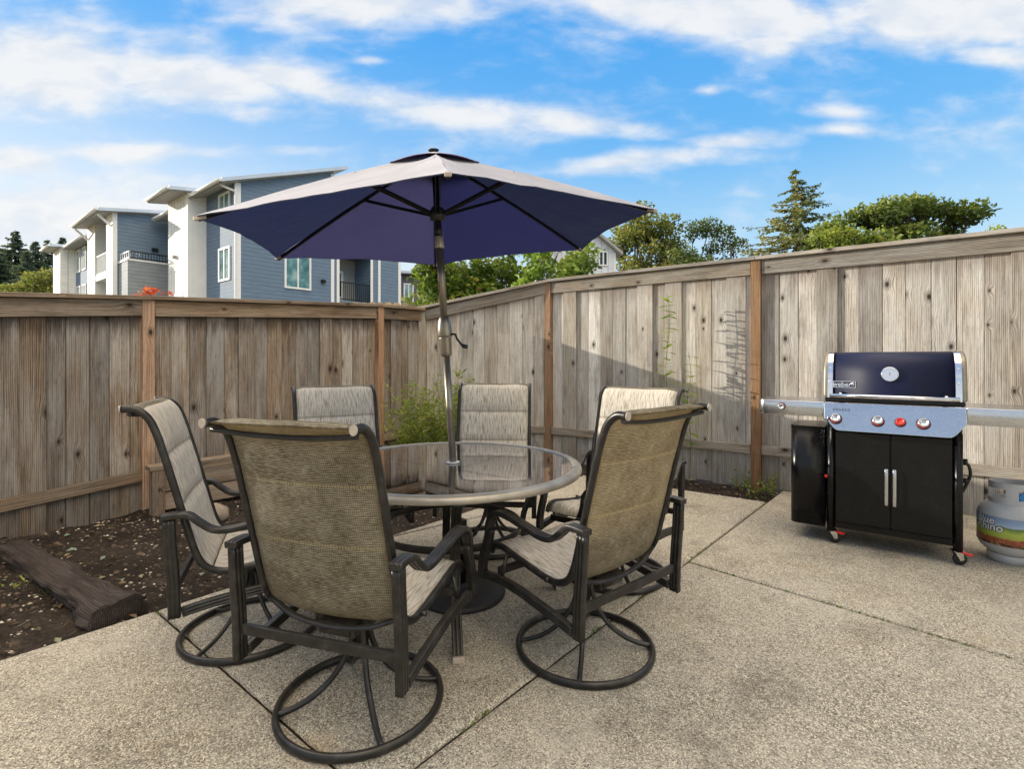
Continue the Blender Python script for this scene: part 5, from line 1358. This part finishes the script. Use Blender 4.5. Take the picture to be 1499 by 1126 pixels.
# main blue block, right face on y=0, front on x=0
wall(apt, 0, 4.64, 0, 3.26, -.5, 8.95, 'siding_blue', zr=10.75)
roof_slab(apt, -.75, 5.25, -.35, 3.4, 8.86, 11.12)
trimbar(apt, -.03, .16, -.03, .0 - .002, 0, 8.93); trimbar(apt, -.03, -.002, .0, .16, 0, 8.9); trimbar(apt, 4.5, 4.67, -.03, -.002, 0, 10.6)
window_part(apt, 'y', .62, 1.78, 4.78, 6.28, 0.0); window_part(apt, 'y', .62, 1.78, 7.4, 8.72, 0.0)
window_part(apt, 'x', 2.1, 3.42, 4.60, 6.35, 0.0); window_part(apt, 'x', 2.1, 3.42, 7.5, 8.9, 0.0)
mb = MB(); mb.bx(3.95, 4.15, -.16, -.003, 5.05, 5.22); mb.build('wall_lamp', M['black_metal'], apt, .02)
mb = MB(); mb.tube(catmull([(-.62, .1, 8.72), (-.5, .0, 8.62), (-.1, -.06, 8.5), (-.08, -.06, 8.3), (-.08, -.06, .5)], 4), .05, 8); mb.build('downspout', M['white_trim'], apt)
# lower wing to the right with a recessed balcony
wall(apt, 4.645, 4.98, .02, 3.2, -.5, 8.6, 'siding_blue'); wall(apt, 6.97, 8.86, .02, 3.2, -.5, 8.6, 'siding_blue')
wall(apt, 4.985, 6.965, 1.6, 3.2, -.5, 8.6, 'soffit'); wall(apt, 4.985, 6.965, .03, 1.595, -.5, 4.30, 'siding_blue', 'balcony_floor'); wall(apt, 4.985, 6.965, .03, 1.595, 6.75, 8.6, 'siding_blue', 'upper_wall')
roof_slab(apt, 4.3, 9.3, -.3, 3.3, 8.75, 8.95)
for x in (4.83, 6.86): trimbar(apt, x, x + .15, -.012, .017, 0, 8.5)
trimbar(apt, 7.35, 7.5, -.012, .017, 0, 8.5); trimbar(apt, 8.72, 8.89, -.012, .017, 0, 8.5)
railing(apt, (5.0, .08, 0), (6.95, .08, 0), 4.32, 5.25)
mb = MB(); mb.bx(5.35, 6.2, 1.54, 1.596, 4.32, 6.1); d_ = mb.build('door', M['white_trim'], apt)
mb = MB(); mb.bx(5.52, 6.03, 1.52, 1.538, 4.7, 5.95); mb.build('pane', M['win_dark'], d_)
mb = MB(); mb.lathe([(0, 0), (.09, .02), (.09, .12), (.05, .16)], 12, (5.75, 1.5, 6.3)); mb.build('wall_lamp', M['black_metal'], apt)
# cream tower
wall(apt, -.775, 2.6, 3.265, 5.83, -.5, 9.15, 'batten'); trimbar(apt, -.598, -.004, 3.235, 3.262, -.4, 9.05); roof_slab(apt, -1.6, 3.0, 3.0, 6.1, 9.02, 9.75)
trimbar(apt, -.80, -.777, 3.25, 3.4, 0, 9.1); trimbar(apt, -.80, -.6, 3.235, 3.262, 0, 9.1)
mb = MB(); mb.bx(-.93, -.777, 4.5, 4.62, 3.4, 3.55); mb.bx(-.93, -.777, 4.7, 4.85, 6.1, 6.25); mb.build('wall_lamp', M['soffit'], apt)
mb = MB(); mb.bx(-.80, -.777, 3.9, 4.9, 2.3, 4.4); mb.build('door', M['white_trim'], apt)
# recess and balcony
wall(apt, 1.5, 3.0, 5.835, 8.82, -.5, 9.3, 'siding_blue')
roof_slab(apt, -.6, 3.2, 6.0, 8.6, 8.75, 9.5)
wall(apt, -2.04, 1.45, 7.3, 8.8, -.5, 6.15, 'siding_grey', 'balcony_wall'); trimbar(apt, -2.08, 1.45, 7.26, 8.8, 6.155, 6.24)
railing(apt, (-1.98, 7.36, 0), (-1.98, 8.75, 0), 6.26, 6.62, 'white_trim', .3); railing(apt, (-1.9, 7.36, 0), (1.4, 7.36, 0), 6.26, 6.62)
# projecting wing
wall(apt, -2.275, 3.0, 8.83, 10.05, -.5, 8.85, 'siding_blue', zr=9.6)
trimbar(apt, -2.3, -2.277, 8.82, 9.9, 0, 8.8); trimbar(apt, -2.3, -2.1, 8.80, 8.828, 0, 8.8)
mb = MB(); mb.bx(-.62, -.36, 8.67, 8.825, 7.0, 7.2); mb.build('wall_lamp', M['black_metal'], apt)
wall(apt, -2.275, 3.0, 12.26, 13.85, -.5, 8.85, 'cream'); wall(apt, -.6, 3.0, 10.055, 12.255, -.5, 8.9, 'cream')
for z in (3.0, 5.85):
    mb = MB(); mb.bx(-2.25, -.605, 10.06, 12.25, z - .3, z); mb.build('balcony_floor', M['white_trim'], apt)
    railing(apt, (-2.2, 10.08, 0), (-2.2, 12.24, 0), z + .003, z + 1.05, 'white_trim', .18)
    mb = MB(); mb.bx(-.66, -.603, 10.5, 11.7, z + .01, z + 2.1); mb.build('balcony_door', M['white_trim'], apt)
roof_slab(apt, -2.95, 3.4, 8.5, 13.95, 8.78, 9.85)
for y in (9.0, 13.7):
    mb = MB(); mb.beam((-2.3, y, 8.05), (-2.85, y, 8.55), .1, .1, (0, 1, 0)); mb.build('roof_bracket', M['white_trim'], apt)
# further repeats
wall(apt, -1.45, 3.0, 15.405, 21.2, -.5, 8.7, 'siding_blue'); roof_slab(apt, -2.1, 3.2, 15.5, 21.0, 8.7, 9.5)
for z in (4.6, 7.0): window_part(apt, 'y', 18.2, 19.1, z, z + 1.5, -1.45); window_part(apt, 'y', 19.6, 20.6, z, z + 1.5, -1.45)
trimbar(apt, -1.48, -1.452, 20.95, 21.18, 0, 8.6)
wall(apt, -1.9, 2.0, 13.86, 15.4, -.5, 8.7, 'batten', zr=9.2)
wall(apt, -2.19, 2.6, 21.205, 23.5, -.5, 8.85, 'batten'); roof_slab(apt, -2.75, 3.0, 21.0, 23.8, 8.8, 9.5)
trimbar(apt, -2.22, -2.192, 21.2, 21.4, 0, 8.8)

pb = thing('townhouse', 'dark purple-brown sided townhouse between the blue apartments and the bush', 'house', (-7.4, 34.0, 0), rad(30))
wall(pb, 0, 3.0, 0, 5, -.5, 6.9, 'siding_purple'); roof_slab(pb, -.3, 6.2, -.5, 5.4, 7.15, 7.35)
trimbar(pb, 2.85, 3.03, -.03, -.002, 0, 6.85); window_part(pb, 'x', .15, .85, 4.9, 6.4, 0.0)
wall(pb, 3.005, 6.0, 1.3, 5, -.5, 6.9, 'siding_purple'); wall(pb, 3.035, 6.0, .0, 1.295, -.5, 4.2, 'white_trim', 'balcony_floor'); railing(pb, (3.05, .05, 0), (5.95, .05, 0), 4.21, 5.25)
mb = MB(); mb.bx(3.7, 4.7, 1.24, 1.296, 4.25, 6.4); mb.build('door', M['win_dark'], pb)

wh = thing('white_house', 'white board-and-batten gable house behind the bush', 'house', (3.05, 26.0, 0), rad(8))
mb = MB()
gx = [(-1.0, 0), (2.32, 0), (2.32, 6.85), (.66, 8.15), (-1.0, 6.85)]
f0 = [mb.vert((x, 0, z - (.5 if z == 0 else 0))) for x, z in gx]; f1 = [mb.vert((x, 6, z - (.5 if z == 0 else 0))) for x, z in gx]
mb.face(f0, 0, False); mb.face(f1[::-1], 0, False)
for j in range(5): mb.face((f0[j], f1[j], f1[(j + 1) % 5], f0[(j + 1) % 5])[::-1], 0, False)
mb.build('wall', M['batten_white'], wh)
mb = MB()
for (xa, za, xb, zb_) in ((.66, 8.17, 2.62, 6.635), (-1.3, 6.635, .66, 8.17)):
    mb.hexa([(xa, -.3, za + .005), (xb, -.3, zb_ + .005), (xb, 6.2, zb_ + .005), (xa, 6.2, za + .005), (xa, -.3, za + .16), (xb, -.3, zb_ + .16), (xb, 6.2, zb_ + .16), (xa, 6.2, za + .16)])
mb.build('roof', M['soffit'], wh)
window_part(wh, 'x', 1.42, 1.9, 6.1, 6.85, 0.0, .06, True, 'win_dark')
trimbar(wh, 2.2, 2.34, -.03, -.002, 0, 6.8)

root = thing('utility_pole', 'thin dark utility pole at the right of the airy tree', 'pole', (17.3, 40.2, 0))
mb = MB(); mb.tube([(0, 0, 0), (0, 0, 10.3)], .07, 8); mb.build('pole_shaft', M['bark'], root)
mb = MB(); mb.lathe([(.0, 0), (.14, .02), (.1, .18), (0, .2)], 10, (0, 0, 10.3)); mb.build('lamp_head', M['black_metal'], root)

hs_ = thing('house', 'unseen cream-walled house added beside the patio for bounce light', 'house', (3.3, .7, 0))
wall(hs_, 0, 7, -9, 0, -.2, 5.4, 'batten')  # out-of-view wall set close to bounce warm sunlight onto the patio
roof_slab(hs_, -.5, 7.3, -9.4, .4, 5.45, 7.2)
window_part(hs_, 'y', -3.2, -1.6, 1.0, 2.3, 0.0); window_part(hs_, 'y', -6.8, -5.0, .2, 2.2, 0.0); window_part(hs_, 'y', -3.2, -1.6, 3.6, 4.8, 0.0)
